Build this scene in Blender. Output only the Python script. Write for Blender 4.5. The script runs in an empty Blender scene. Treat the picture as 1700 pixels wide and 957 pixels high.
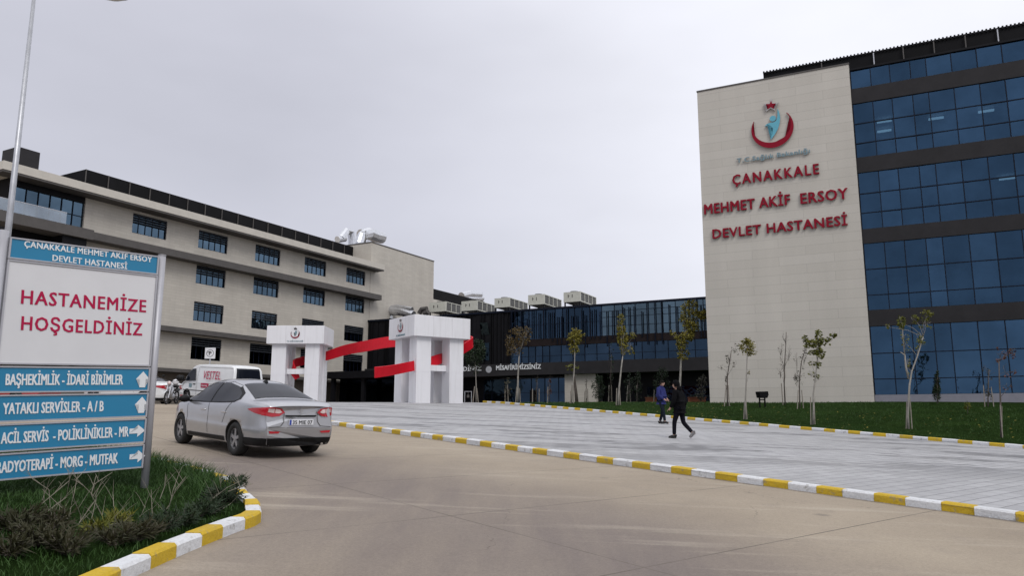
import bpy, bmesh, math, random
import numpy as np
from mathutils import Vector, Matrix
from mathutils.bvhtree import BVHTree
R = math.radians
random.seed(7); rng = np.random.default_rng(7)
SC = bpy.context.scene; COL = SC.collection

# ------------------------------------------------------------------ camera, sky, sun, exposure
EYE = 1.7; FPX = 1291.0; TILT = math.atan(218.5 / FPX)
cd = bpy.data.cameras.new('camera'); cam = bpy.data.objects.new('camera', cd); COL.objects.link(cam)
cam.location = (0, 0, EYE); cam.rotation_euler = (R(90) + TILT, 0, 0)
cd.sensor_width = 36; cd.lens = 36 * FPX / 1700; cd.clip_end = 3000; cd.clip_start = .05
SC.camera = cam
W = bpy.data.worlds.new('World'); SC.world = W; W.use_nodes = True
SUN_EL, SUN_AZ = 46, 158
def world():
    nt = W.node_tree; N = nt.nodes; L = nt.links; N.clear()
    out = N.new('ShaderNodeOutputWorld'); bg = N.new('ShaderNodeBackground'); bg.inputs[1].default_value = .1
    sky = N.new('ShaderNodeTexSky'); sky.sky_type = 'NISHITA'; sky.sun_disc = False
    sky.sun_elevation = R(SUN_EL); sky.sun_rotation = R(SUN_AZ)
    tc = N.new('ShaderNodeTexCoord')
    def dot(v, a, b):
        d = N.new('ShaderNodeVectorMath'); d.operation = 'DOT_PRODUCT'; d.inputs[1].default_value = v
        L.new(tc.outputs['Generated'], d.inputs[0])
        m = N.new('ShaderNodeMapRange'); m.interpolation_type = 'SMOOTHSTEP'; m.inputs[1].default_value = a; m.inputs[2].default_value = b
        L.new(d.outputs['Value'], m.inputs[0]); return m.outputs[0]
    def mix(f, a, b, mode='MIX'):
        m = N.new('ShaderNodeMix'); m.data_type = 'RGBA'; m.blend_type = mode
        for s, v in ((m.inputs[0], f), (m.inputs[6], a), (m.inputs[7], b)):
            if hasattr(v, 'node'): L.new(v, s)
            else: s.default_value = v if not isinstance(v, tuple) else (*v, 1)
        return m.outputs[2]
    side = dot((.80, .42, .43), .30, .98)            # brighter cloud towards the veiled sun
    c = mix(side, (5.8, 5.85, 6.6), (9.7, 9.8, 10.5))
    zen = dot((0, 0, 1), .45, .95)
    c = mix(zen, c, (12.3, 12.4, 13.0))
    nz = N.new('ShaderNodeTexNoise'); nz.inputs['Scale'].default_value = 2.2; nz.inputs['Detail'].default_value = 4
    mp = N.new('ShaderNodeMapping'); mp.inputs['Scale'].default_value = (1, 1, 2.5)
    L.new(tc.outputs['Generated'], mp.inputs[0]); L.new(mp.outputs[0], nz.inputs['Vector'])
    mr = N.new('ShaderNodeMapRange'); mr.inputs[1].default_value = .3; mr.inputs[2].default_value = .7; mr.inputs[3].default_value = .91; mr.inputs[4].default_value = 1.07
    L.new(nz.outputs['Fac'], mr.inputs[0])
    sc = N.new('ShaderNodeVectorMath'); sc.operation = 'SCALE'; L.new(c, sc.inputs[0]); L.new(mr.outputs[0], sc.inputs['Scale'])
    f = mix(.94, sky.outputs[0], sc.outputs[0])
    L.new(f, bg.inputs[0]); L.new(bg.outputs[0], out.inputs[0])
world()
sl = bpy.data.lights.new('sun', 'SUN'); sl.energy = 1.4; sl.angle = R(26); sl.color = (1, .97, .92)
so = bpy.data.objects.new('sun', sl); COL.objects.link(so)
_d = Vector((math.sin(R(SUN_AZ)) * math.cos(R(SUN_EL)), math.cos(R(SUN_AZ)) * math.cos(R(SUN_EL)), math.sin(R(SUN_EL))))
so.rotation_euler = _d.to_track_quat('Z', 'Y').to_euler(); so.location = (30, -20, 60)
SC.view_settings.view_transform = 'Standard'; SC.view_settings.look = 'None'
SC.view_settings.exposure = .12; SC.view_settings.gamma = 1; SC.view_settings.use_curve_mapping = False
SC.render.engine = 'CYCLES'; SC.cycles.max_bounces = 8; SC.cycles.transparent_max_bounces = 12
SC.cycles.use_denoising = True

# ------------------------------------------------------------------ survey helpers (photo sight lines -> metres on the site)
ct, st = math.cos(TILT), math.sin(TILT)
def ray(u, v):
    a = (u - 850) / FPX; b = (478.5 - v) / FPX
    return Vector((a, ct - st * b, st + ct * b))
O3 = Vector((0, 0, EYE))
def at(u, v, Y):
    r = ray(u, v); return O3 + r * (Y / r.y)
def on_z(u, v, z):
    r = ray(u, v); return O3 + r * ((z - EYE) / r.z)
def smooth(a, b, x):
    t = min(1, max(0, (x - a) / (b - a))); return t * t * (3 - 2 * t)
def smin(a, b, k):
    h = max(k - abs(a - b), 0) / k; return min(a, b) - h * h * k / 4
PP, QQ = -.04, .051
def g(x, y):                                          # the hillside road and forecourt
    y2 = min(y, 170)
    base = PP * x + QQ * y2
    base = max(base, -1.2 + .02 * base)
    return smin(base, 1.69 + .0196 * y2, .12)
FK0 = Vector((2.2, 46.4)); FKD = Vector((.577, -.817)); FKN = Vector((.817, .577))
def lawn_d(x, y): return (Vector((x, y)) - FK0).dot(FKN)
def lawn_z(x, y):
    d = max(0, lawn_d(x, y))
    y2 = min(y, 170)
    m = PP * x + QQ * y2; m = max(m, -1.2 + .02 * m)
    m += .085 * d * smooth(0, 5, d)
    return smin(m + .12, 1.72 + (.0205 + .004 * smooth(15, 27, x)) * y2, .1)
def surf(x, y):
    return lawn_z(x, y) if lawn_d(x, y) > 0 and x > -4 else g(x, y)
def gp(u, v, up=0):
    r = ray(u, v); t = 4.0
    while t < 140:
        p = O3 + r * t
        if p.z <= surf(p.x, p.y) + up: return Vector((p.x, p.y, surf(p.x, p.y)))
        t += .02
    return p
def on_plane(u, v, P0, d):                            # vertical plane through P0 along horizontal direction d
    n = Vector((d[1], -d[0], 0)); r = ray(u, v)
    return O3 + r * (n.dot(Vector((P0[0], P0[1], 0))) / n.dot(Vector((r.x, r.y, 0))))

# ------------------------------------------------------------------ materials
MATS = {}
def nodes(m):
    m.use_nodes = True; nt = m.node_tree; return nt, nt.nodes, nt.links, nt.nodes['Principled BSDF']
def mat(name, col, rough=.7, metal=0, vary=.12, scale=3.0, bump=0, bscale=40, spec=None, coat=0, fine=0):
    if name in MATS: return MATS[name]
    m = bpy.data.materials.new(name); nt, N, L, b = nodes(m); MATS[name] = m
    b.inputs['Roughness'].default_value = rough; b.inputs['Metallic'].default_value = metal
    if spec is not None: b.inputs['Specular IOR Level'].default_value = spec
    if coat: b.inputs['Coat Weight'].default_value = coat; b.inputs['Coat Roughness'].default_value = .06
    tc = N.new('ShaderNodeTexCoord')
    n1 = N.new('ShaderNodeTexNoise'); n1.inputs['Scale'].default_value = scale; n1.inputs['Detail'].default_value = 7; n1.inputs['Roughness'].default_value = .62
    L.new(tc.outputs['Object'], n1.inputs['Vector'])
    mr = N.new('ShaderNodeMapRange'); mr.inputs[1].default_value = .28; mr.inputs[2].default_value = .72
    mr.inputs[3].default_value = 1 - vary; mr.inputs[4].default_value = 1 + vary
    L.new(n1.outputs['Fac'], mr.inputs[0])
    sc = N.new('ShaderNodeVectorMath'); sc.operation = 'SCALE'; sc.inputs[0].default_value = col; L.new(mr.outputs[0], sc.inputs['Scale'])
    L.new(sc.outputs[0], b.inputs['Base Color'])
    if bump:
        n2 = N.new('ShaderNodeTexNoise'); n2.inputs['Scale'].default_value = bscale; n2.inputs['Detail'].default_value = 4
        L.new(tc.outputs['Object'], n2.inputs['Vector'])
        bp = N.new('ShaderNodeBump'); bp.inputs['Strength'].default_value = bump; bp.inputs['Distance'].default_value = .02
        L.new(n2.outputs['Fac'], bp.inputs['Height']); L.new(bp.outputs[0], b.inputs['Normal'])
    return m
def N_(nt, t, **kw):
    n = nt.nodes.new(t)
    for k, v in kw.items(): setattr(n, k, v)
    return n
def mixc(nt, f, a, b, mode='MIX'):
    m = N_(nt, 'ShaderNodeMix', data_type='RGBA', blend_type=mode)
    for s, v in ((m.inputs[0], f), (m.inputs[6], a), (m.inputs[7], b)):
        if hasattr(v, 'node'): nt.links.new(v, s)
        else: s.default_value = (*v, 1) if isinstance(v, tuple) else v
    return m.outputs[2]
def noise(nt, vec, scale, lo, hi, a=0., b=1., detail=6, rough=.6):
    n = N_(nt, 'ShaderNodeTexNoise'); n.inputs['Scale'].default_value = scale; n.inputs['Detail'].default_value = detail; n.inputs['Roughness'].default_value = rough
    nt.links.new(vec, n.inputs['Vector'])
    r = N_(nt, 'ShaderNodeMapRange'); r.inputs[1].default_value = lo; r.inputs[2].default_value = hi; r.inputs[3].default_value = a; r.inputs[4].default_value = b
    nt.links.new(n.outputs['Fac'], r.inputs[0]); return r.outputs[0]
def mapping(nt, vec, loc=(0, 0, 0), rot=(0, 0, 0), scale=(1, 1, 1)):
    m = N_(nt, 'ShaderNodeMapping'); m.inputs['Location'].default_value = loc; m.inputs['Rotation'].default_value = rot; m.inputs['Scale'].default_value = scale
    nt.links.new(vec, m.inputs[0]); return m.outputs[0]
def brick(nt, vec, w, h, mortar, c1, c2, cm, off=.5, smooth=.1):
    b = N_(nt, 'ShaderNodeTexBrick'); b.offset = off; b.inputs['Scale'].default_value = 1; b.inputs['Mortar Size'].default_value = mortar
    b.inputs['Mortar Smooth'].default_value = smooth; b.inputs['Brick Width'].default_value = w; b.inputs['Row Height'].default_value = h
    b.inputs['Color1'].default_value = (*c1, 1); b.inputs['Color2'].default_value = (*c2, 1); b.inputs['Mortar'].default_value = (*cm, 1)
    nt.links.new(vec, b.inputs['Vector']); return b
def scale_col(nt, col, f):
    s = N_(nt, 'ShaderNodeVectorMath', operation='SCALE'); nt.links.new(col, s.inputs[0])
    nt.links.new(f, s.inputs['Scale']); return s.outputs[0]
def bumpn(nt, h, bs, strength, dist):
    bp = N_(nt, 'ShaderNodeBump'); bp.inputs['Strength'].default_value = strength; bp.inputs['Distance'].default_value = dist
    nt.links.new(h, bp.inputs['Height']); nt.links.new(bp.outputs[0], bs.inputs['Normal'])
def concrete_road():
    m = bpy.data.materials.new('concrete_road'); nt, N, L, b = nodes(m); b.inputs['Roughness'].default_value = .82; b.inputs['Specular IOR Level'].default_value = .3
    v = N_(nt, 'ShaderNodeTexCoord').outputs['Object']
    c = mixc(nt, noise(nt, v, .35, .3, .7), (.27, .224, .170), (.345, .292, .224))
    lane = mapping(nt, v, rot=(0, 0, R(35)), scale=(1, .12, 1))       # tyre-worn grime along the way the cars turn in
    grime = noise(nt, lane, .42, .34, .62, .42, 1.0, 7, .62)
    tk = mapping(nt, mapping(nt, v, loc=(9.0, -4.09, 0), rot=(0, 0, R(58))), scale=(1 / 11, 1 / 3.4, 0))   # the worn track of turning cars
    near = N_(nt, 'ShaderNodeVectorMath', operation='LENGTH'); L.new(tk, near.inputs[0])
    nr = N_(nt, 'ShaderNodeMapRange', interpolation_type='SMOOTHSTEP'); nr.inputs[1].default_value = 1.35; nr.inputs[2].default_value = .2; nr.inputs[3].default_value = .12; nr.inputs[4].default_value = 1; L.new(near.outputs['Value'], nr.inputs[0])
    mul = N_(nt, 'ShaderNodeMath', operation='MULTIPLY'); L.new(grime, mul.inputs[0]); L.new(nr.outputs[0], mul.inputs[1])
    c = mixc(nt, mul.outputs[0], c, (.135, .112, .108))
    c = mixc(nt, noise(nt, v, 1.7, .52, .72, 0, .35), c, (.22, .185, .155))
    c = mixc(nt, noise(nt, mapping(nt, v, rot=(0, 0, R(40)), scale=(.25, 2.2, 1)), .8, .56, .7, 0, .4), c, (.43, .38, .31))
    jv = mapping(nt, v, rot=(0, 0, R(-41)))
    j = brick(nt, mapping(nt, jv, loc=(1.6, 1.15, 0)), 7.5, 3.03, .012, (0, 0, 0), (0, 0, 0), (1, 1, 1), 0, .2)
    jm = N_(nt, 'ShaderNodeMath', operation='MULTIPLY'); L.new(j.outputs['Fac'], jm.inputs[0]); L.new(noise(nt, v, .5, .32, .55, .3, .95), jm.inputs[1])
    c = mixc(nt, jm.outputs[0], c, (.10, .085, .07))
    wv = N_(nt, 'ShaderNodeVectorMath', operation='ADD'); L.new(v, wv.inputs[0])
    nz = N_(nt, 'ShaderNodeTexNoise'); nz.inputs['Scale'].default_value = 1.3; nz.inputs['Detail'].default_value = 5; L.new(v, nz.inputs['Vector']); L.new(nz.outputs['Color'], wv.inputs[1])
    vo = N_(nt, 'ShaderNodeTexVoronoi', feature='DISTANCE_TO_EDGE'); vo.inputs['Scale'].default_value = .22; L.new(wv.outputs[0], vo.inputs['Vector'])
    ck = N_(nt, 'ShaderNodeMapRange'); ck.inputs[1].default_value = .0016; ck.inputs[2].default_value = .0005; L.new(vo.outputs['Distance'], ck.inputs[0])
    cm = N_(nt, 'ShaderNodeMath', operation='MULTIPLY'); L.new(ck.outputs[0], cm.inputs[0]); L.new(noise(nt, v, .3, .46, .56, 0, .75), cm.inputs[1])
    c = mixc(nt, cm.outputs[0], c, (.11, .09, .075))                     # hairline cracks
    sp = N_(nt, 'ShaderNodeTexVoronoi'); sp.inputs['Scale'].default_value = .9; L.new(v, sp.inputs['Vector'])
    sr = N_(nt, 'ShaderNodeMapRange'); sr.inputs[1].default_value = .13; sr.inputs[2].default_value = .05; L.new(sp.outputs['Distance'], sr.inputs[0])
    sm = N_(nt, 'ShaderNodeMath', operation='MULTIPLY'); L.new(sr.outputs[0], sm.inputs[0]); L.new(noise(nt, v, .5, .5, .62, 0, .55), sm.inputs[1])
    c = mixc(nt, sm.outputs[0], c, (.10, .085, .08))                     # oil drips
    gd = N_(nt, 'ShaderNodeVectorMath', operation='DOT_PRODUCT'); gd.inputs[1].default_value = (.738, .675, 0); L.new(v, gd.inputs[0])
    gm = N_(nt, 'ShaderNodeMapRange'); gm.inputs[1].default_value = 12.62; gm.inputs[2].default_value = 12.80; L.new(gd.outputs['Value'], gm.inputs[0])
    gx_ = N_(nt, 'ShaderNodeMath', operation='MULTIPLY'); L.new(gm.outputs[0], gx_.inputs[0]); L.new(noise(nt, v, 2.5, .3, .6, .25, .95), gx_.inputs[1])
    c = mixc(nt, gx_.outputs[0], c, (.085, .075, .065))                  # darker, broken strip along the foot of the kerb
    c = scale_col(nt, c, noise(nt, v, 28, .3, .7, .80, 1.18, 8, .8)); c = scale_col(nt, c, noise(nt, v, 110, .3, .7, .85, 1.15, 3, .7))
    L.new(c, b.inputs['Base Color']); bumpn(nt, noise(nt, v, 60, .3, .7, 0, 1, 6), b, .35, .006)
    return m
def pavers():
    m = bpy.data.materials.new('grey_pavers'); nt, N, L, b = nodes(m); b.inputs['Roughness'].default_value = .7; b.inputs['Specular IOR Level'].default_value = .35
    v = N_(nt, 'ShaderNodeTexCoord').outputs['Object']
    pv = mapping(nt, v, rot=(0, 0, R(-41)))
    bk = brick(nt, pv, .56, .28, .013, (0, 0, 0), (1, 1, 1), (.5, .5, .5), .5, .1)
    base = mixc(nt, bk.outputs['Color'], (.315, .315, .326), (.39, .39, .402))
    band = mapping(nt, v, rot=(0, 0, R(-20)), scale=(.34, 1.35, 1))
    dk = noise(nt, band, .62, .53, .555, 0, 1, 4, .6)
    cellpick = N_(nt, 'ShaderNodeMath', operation='MULTIPLY'); L.new(dk, cellpick.inputs[0])
    cr = N_(nt, 'ShaderNodeMapRange'); cr.inputs[1].default_value = .1; cr.inputs[2].default_value = .7; cr.inputs[3].default_value = .35; cr.inputs[4].default_value = 1; L.new(bk.outputs['Color'], cr.inputs[0])
    L.new(cr.outputs[0], cellpick.inputs[1])
    sy = N_(nt, 'ShaderNodeSeparateXYZ'); L.new(v, sy.inputs[0]); fy = N_(nt, 'ShaderNodeMapRange', interpolation_type='SMOOTHSTEP'); fy.inputs[1].default_value = 14; fy.inputs[2].default_value = 20; fy.inputs[3].default_value = .12; L.new(sy.outputs[1], fy.inputs[0])
    cp2 = N_(nt, 'ShaderNodeMath', operation='MULTIPLY'); L.new(cellpick.outputs[0], cp2.inputs[0]); L.new(fy.outputs[0], cp2.inputs[1]); cellpick = cp2   # darker stone courses were laid in the upper part
    c = mixc(nt, cellpick.outputs[0], base, (.165, .165, .172))
    c = mixc(nt, noise(nt, v, .3, .4, .7, 0, .35), c, (.33, .325, .32))
    mj = N_(nt, 'ShaderNodeMath', operation='MULTIPLY'); L.new(bk.outputs['Fac'], mj.inputs[0]); mj.inputs[1].default_value = .8
    c = mixc(nt, mj.outputs[0], c, (.14, .14, .145))
    c = scale_col(nt, c, noise(nt, v, 22, .3, .7, .9, 1.1, 8, .7))
    L.new(c, b.inputs['Base Color']); bumpn(nt, bk.outputs['Fac'], b, -.4, .006)
    return m
def turf():
    m = bpy.data.materials.new('turf'); nt, N, L, b = nodes(m); b.inputs['Roughness'].default_value = .95; b.inputs['Specular IOR Level'].default_value = .02
    v = N_(nt, 'ShaderNodeTexCoord').outputs['Object']
    c = mixc(nt, noise(nt, v, .5, .3, .7), (.012, .026, .006), (.022, .045, .010))
    c = mixc(nt, noise(nt, v, 2.2, .5, .72, 0, .6), c, (.030, .052, .013))
    c = mixc(nt, noise(nt, v, 1.1, .62, .75, 0, .45), c, (.055, .055, .024))
    c = scale_col(nt, c, noise(nt, v, 35, .25, .75, .55, 1.45, 8, .8))
    L.new(c, b.inputs['Base Color']); bumpn(nt, noise(nt, v, 45, .2, .8, 0, 1, 8, .8), b, .9, .05)
    return m
def cladding(name, c1, c2, cm, w, h, mortar, off=.5, stain=.12):
    m = bpy.data.materials.new(name); nt, N, L, b = nodes(m); b.inputs['Roughness'].default_value = .75; b.inputs['Specular IOR Level'].default_value = .3
    v = N_(nt, 'ShaderNodeTexCoord').outputs['Object']
    s = N_(nt, 'ShaderNodeSeparateXYZ'); L.new(v, s.inputs[0]); a = N_(nt, 'ShaderNodeMath', operation='ADD'); L.new(s.outputs[0], a.inputs[0]); L.new(s.outputs[1], a.inputs[1])
    cb = N_(nt, 'ShaderNodeCombineXYZ'); L.new(a.outputs[0], cb.inputs[0]); L.new(s.outputs[2], cb.inputs[1])
    bk = brick(nt, cb.outputs[0], w, h, mortar, c1, c2, cm, off)
    c = scale_col(nt, bk.outputs['Color'], noise(nt, mapping(nt, v, scale=(.6, .6, .12)), .9, .3, .7, 1 - stain, 1 + stain * .6))
    c = scale_col(nt, c, noise(nt, v, 14, .3, .7, .94, 1.06, 6, .7))
    L.new(c, b.inputs['Base Color']); bumpn(nt, bk.outputs['Fac'], b, -.5, .008)
    return m
def glass(name, tint, refl, fac=.5, rough=.02, wav=.02):
    m = bpy.data.materials.new(name); m.use_nodes = True; nt = m.node_tree; nt.nodes.clear(); L = nt.links
    out = N_(nt, 'ShaderNodeOutputMaterial'); mx = N_(nt, 'ShaderNodeMixShader'); tr = N_(nt, 'ShaderNodeBsdfTransparent'); gl = N_(nt, 'ShaderNodeBsdfGlossy')
    tr.inputs[0].default_value = (*tint, 1); gl.inputs['Roughness'].default_value = rough; mx.inputs[0].default_value = fac
    v = N_(nt, 'ShaderNodeTexCoord').outputs['Object']
    c = mixc(nt, noise(nt, v, .45, .3, .7), tuple(x * .8 for x in refl), tuple(x * 1.18 for x in refl)); L.new(c, gl.inputs[0])
    oi = N_(nt, 'ShaderNodeObjectInfo'); rr = N_(nt, 'ShaderNodeMapRange'); rr.inputs[3].default_value = .78; rr.inputs[4].default_value = 1.2; L.new(oi.outputs['Random'], rr.inputs[0])
    c = scale_col(nt, c, rr.outputs[0]); L.new(c, gl.inputs[0])
    bp = N_(nt, 'ShaderNodeBump'); bp.inputs['Strength'].default_value = .5; bp.inputs['Distance'].default_value = wav
    L.new(noise(nt, v, .8, .2, .8, 0, 1, 2), bp.inputs['Height']); L.new(bp.outputs[0], gl.inputs['Normal'])
    L.new(tr.outputs[0], mx.inputs[1]); L.new(gl.outputs[0], mx.inputs[2]); L.new(mx.outputs[0], out.inputs[0])
    return m
def emit(name, col, k):
    m = bpy.data.materials.new(name); nt, N, L, b = nodes(m); b.inputs['Base Color'].default_value = (*col, 1)
    b.inputs['Emission Color'].default_value = (*col, 1); b.inputs['Emission Strength'].default_value = k; return m
def leafmat(name, c1, c2):
    m = bpy.data.materials.new(name); nt, N, L, b = nodes(m); b.inputs['Roughness'].default_value = .6; b.inputs['Specular IOR Level'].default_value = .25
    v = N_(nt, 'ShaderNodeTexCoord').outputs['Object']
    L.new(mixc(nt, noise(nt, v, 3.3, .3, .7, 0, 1, 8, .8), c1, c2), b.inputs['Base Color'])
    return m
def kerb_paint(name, col):
    m = bpy.data.materials.new(name); nt, N, L, b = nodes(m); b.inputs['Roughness'].default_value = .68; b.inputs['Specular IOR Level'].default_value = .3
    v = N_(nt, 'ShaderNodeTexCoord').outputs['Object']
    c = mixc(nt, noise(nt, v, 5, .56, .66, 0, .75, 8, .7), col, (.24, .225, .20))
    c = mixc(nt, noise(nt, v, 1.6, .45, .8, 0, .5, 5), c, tuple(x * .55 + .04 for x in col))
    c = scale_col(nt, c, noise(nt, v, 30, .3, .7, .88, 1.1, 6, .7)); L.new(c, b.inputs['Base Color']); bumpn(nt, noise(nt, v, 22, .2, .8, 0, 1, 8, .7), b, .6, .02); return m
def white_render():
    m = bpy.data.materials.new('white_render'); nt, N, L, b = nodes(m); b.inputs['Roughness'].default_value = .55; b.inputs['Specular IOR Level'].default_value = .3
    v = N_(nt, 'ShaderNodeTexCoord').outputs['Object']
    c = mixc(nt, noise(nt, mapping(nt, v, scale=(4, 4, .25)), 1.2, .50, .75, 0, .55, 6, .7), (.72, .72, .75), (.50, .50, .50))   # rain streaks
    c = mixc(nt, noise(nt, v, .7, .45, .75, 0, .35), c, (.60, .60, .62)); L.new(c, b.inputs['Base Color']); return m
M = dict(
    road=concrete_road(), paver=pavers(), turf=turf(),
    kerb_w=kerb_paint('white_kerb_paint', (.66, .67, .69)),
    kerb_y=kerb_paint('yellow_kerb_paint', (.55, .37, .022)),
    stone=cladding('tower_stone', (.47, .445, .40), (.50, .475, .43), (.37, .35, .315), 3.1, .56, .010, stain=.07),
    cream=cladding('cream_cladding', (.445, .415, .37), (.485, .455, .405), (.36, .335, .295), 1.2, .30, .010, stain=.09),
    fascia=mat('pale_fascia', (.50, .47, .42), .7, vary=.08, scale=1.2),
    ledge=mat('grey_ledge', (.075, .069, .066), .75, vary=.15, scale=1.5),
    dark=mat('dark_panel', (.008, .008, .010), .5, vary=.25, scale=1.0, spec=.12),
    black=mat('black_screen', (.006, .006, .007), .6, vary=.3, scale=.7, spec=.1),
    spandrel=mat('brown_grey_spandrel', (.024, .023, .025), .55, vary=.18, scale=1.1, spec=.15),
    brown=mat('dark_brown_panel', (.017, .012, .012), .55, vary=.18, scale=1.1, spec=.12),
    mullion=mat('navy_mullion', (.005, .008, .018), .45, vary=.1, spec=.15),
    louvre=mat('louvre_slat', (.060, .068, .082), .5, vary=.1, spec=.2),
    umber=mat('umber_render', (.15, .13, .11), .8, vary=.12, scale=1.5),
    greyjoint=mat('joint_grey', (.45, .45, .46), .8),
    plinth=mat('grey_plinth', (.20, .20, .235), .7, vary=.1),
    white=white_render(),
    inner=mat('office_wall', (.35, .36, .38), .8),
    floor_in=mat('office_floor', (.12, .12, .12), .7),
    glassT=glass('blue_tower_glass', (.10, .20, .32), (.064, .132, .225), .62),
    glassD=glass('blue_wing_glass', (.09, .14, .21), (.046, .080, .128), .60),
    glassSky=glass('sky_reflection_glass', (.16, .24, .30), (.135, .20, .25), .62),  # paler copy of the wing glass, brighter sky reflection put into its colour
    glassL=glass('ward_glass', (.12, .18, .25), (.105, .165, .23), .64),
    glassK=glass('shade_dark_glass', (.10, .12, .16), (.012, .016, .026), .60),  # darker copy of the ward glass, shade below the ledge put into its colour
    balus=glass('balustrade_glass', (.55, .62, .68), (.42, .46, .50), .45),
    lamp=emit('ceiling_lamp', (1, .97, .88), 1.6),
    red=mat('red_letter', (.22, .004, .018), .5, vary=.05, spec=.15),
    redside=mat('letter_side', (.42, .40, .40), .5),
    cyan=mat('turquoise_letter', (.10, .36, .46), .4, vary=.05),
    greytxt=mat('grey_letter', (.17, .26, .30), .5, vary=.05),
    ribbon=mat('red_ribbon_paint', (.52, .006, .018), .42, vary=.08, spec=.25),
    metal=mat('galvanised', (.42, .43, .46), .45, .55, vary=.14, scale=6),
    signpost=mat('sign_post_grey', (.38, .38, .41), .45, .3, vary=.08),
    signblue=mat('sign_blue', (.008, .175, .33), .38, vary=.05, scale=1.5),
    signwhite=mat('sign_white', (.60, .60, .62), .4, vary=.04, scale=1.5),
    signtxt=mat('sign_white_text', (.66, .68, .70), .45, vary=.03),
    signred=mat('sign_red_text', (.38, .006, .055), .5, vary=.03, spec=.2),
    chiller=mat('chiller_paint', (.52, .52, .46), .5, vary=.1, scale=2),
    coil=mat('chiller_coil', (.10, .10, .098), .7, vary=.3, scale=9),
    duct=mat('foil_duct', (.62, .63, .66), .26, .9, vary=.12, scale=3, bump=.6, bscale=5),
    bark=mat('pale_bark', (.26, .245, .22), .9, vary=.25, scale=7, bump=.5, bscale=30),
    barkd=mat('dark_bark', (.085, .07, .06), .9, vary=.25, scale=7, bump=.5, bscale=30),
    stake=mat('wooden_stake', (.24, .215, .185), .85, vary=.25, scale=8),
    leafY=leafmat('leaf_yellow', (.20, .155, .020), (.115, .125, .022)),
    leafG=leafmat('leaf_olive', (.065, .085, .014), (.16, .15, .024)),
    leafB=leafmat('leaf_brown', (.12, .075, .026), (.06, .05, .02)),
    leafD=leafmat('leaf_evergreen', (.010, .022, .010), (.026, .042, .018)),
    leafR=leafmat('leaf_red', (.10, .035, .020), (.075, .035, .022)),
    leafK=leafmat('leaf_grey', (.045, .048, .032), (.07, .065, .045)),
    grass=leafmat('grass_blade', (.015, .042, .007), (.038, .086, .015)),
    leafJ=leafmat('leaf_juniper', (.020, .026, .010), (.042, .036, .016)),
    straw=mat('dry_stalk', (.22, .20, .155), .9, vary=.25, scale=10),
    silver=mat('silver_car_paint', (.40, .405, .43), .30, .6, vary=.05, scale=2, coat=.8),
    whitecar=mat('white_car_paint', (.66, .67, .68), .35, vary=.04, coat=.6),
    redcar=mat('red_car_paint', (.30, .02, .02), .3, vary=.05, coat=.6),
    carglass=mat('car_glass', (.008, .010, .016), .07, vary=.1, spec=.22),
    rubber=mat('tyre_rubber', (.012, .012, .012), .85, vary=.2),
    trim=mat('black_trim', (.008, .008, .009), .55, vary=.2, spec=.2),
    rim=mat('alloy_rim', (.36, .36, .38), .35, .7, vary=.08),
    lightred=mat('tail_red', (.40, .010, .022), .15, vary=.08, coat=.5),
    lightclear=mat('tail_clear', (.60, .48, .47), .15, vary=.06, coat=.5),
    chrome=mat('chrome', (.6, .6, .62), .15, 1),
    platew=mat('plate_white', (.62, .63, .66), .5), plateb=mat('plate_blue', (.02, .05, .30), .5), ink=mat('ink', (.012, .012, .014), .5),
    skin=mat('skin', (.42, .25, .19), .55, vary=.06), hair=mat('dark_hair', (.007, .006, .005), .75, spec=.1),
    jacketb=mat('blue_jacket', (.021, .026, .115), .75, vary=.3, scale=12, spec=.15, bump=.9, bscale=14),
    jacketk=mat('black_jacket', (.004, .004, .005), .85, spec=.08, vary=.3, scale=12, bump=.9, bscale=14),
    jeansn=mat('navy_trousers', (.008, .012, .019), .85, spec=.1, vary=.2, scale=12), jeansk=mat('dark_trousers', (.005, .005, .009), .85, spec=.1, vary=.2, scale=12),
    shoek=mat('black_shoe', (.010, .010, .010), .6), shoeg=mat('grey_shoe', (.23, .22, .22), .7),
    orange=mat('orange_planter', (.22, .07, .03), .7), helmet=mat('white_helmet', (.6, .6, .62), .3),
)

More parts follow.
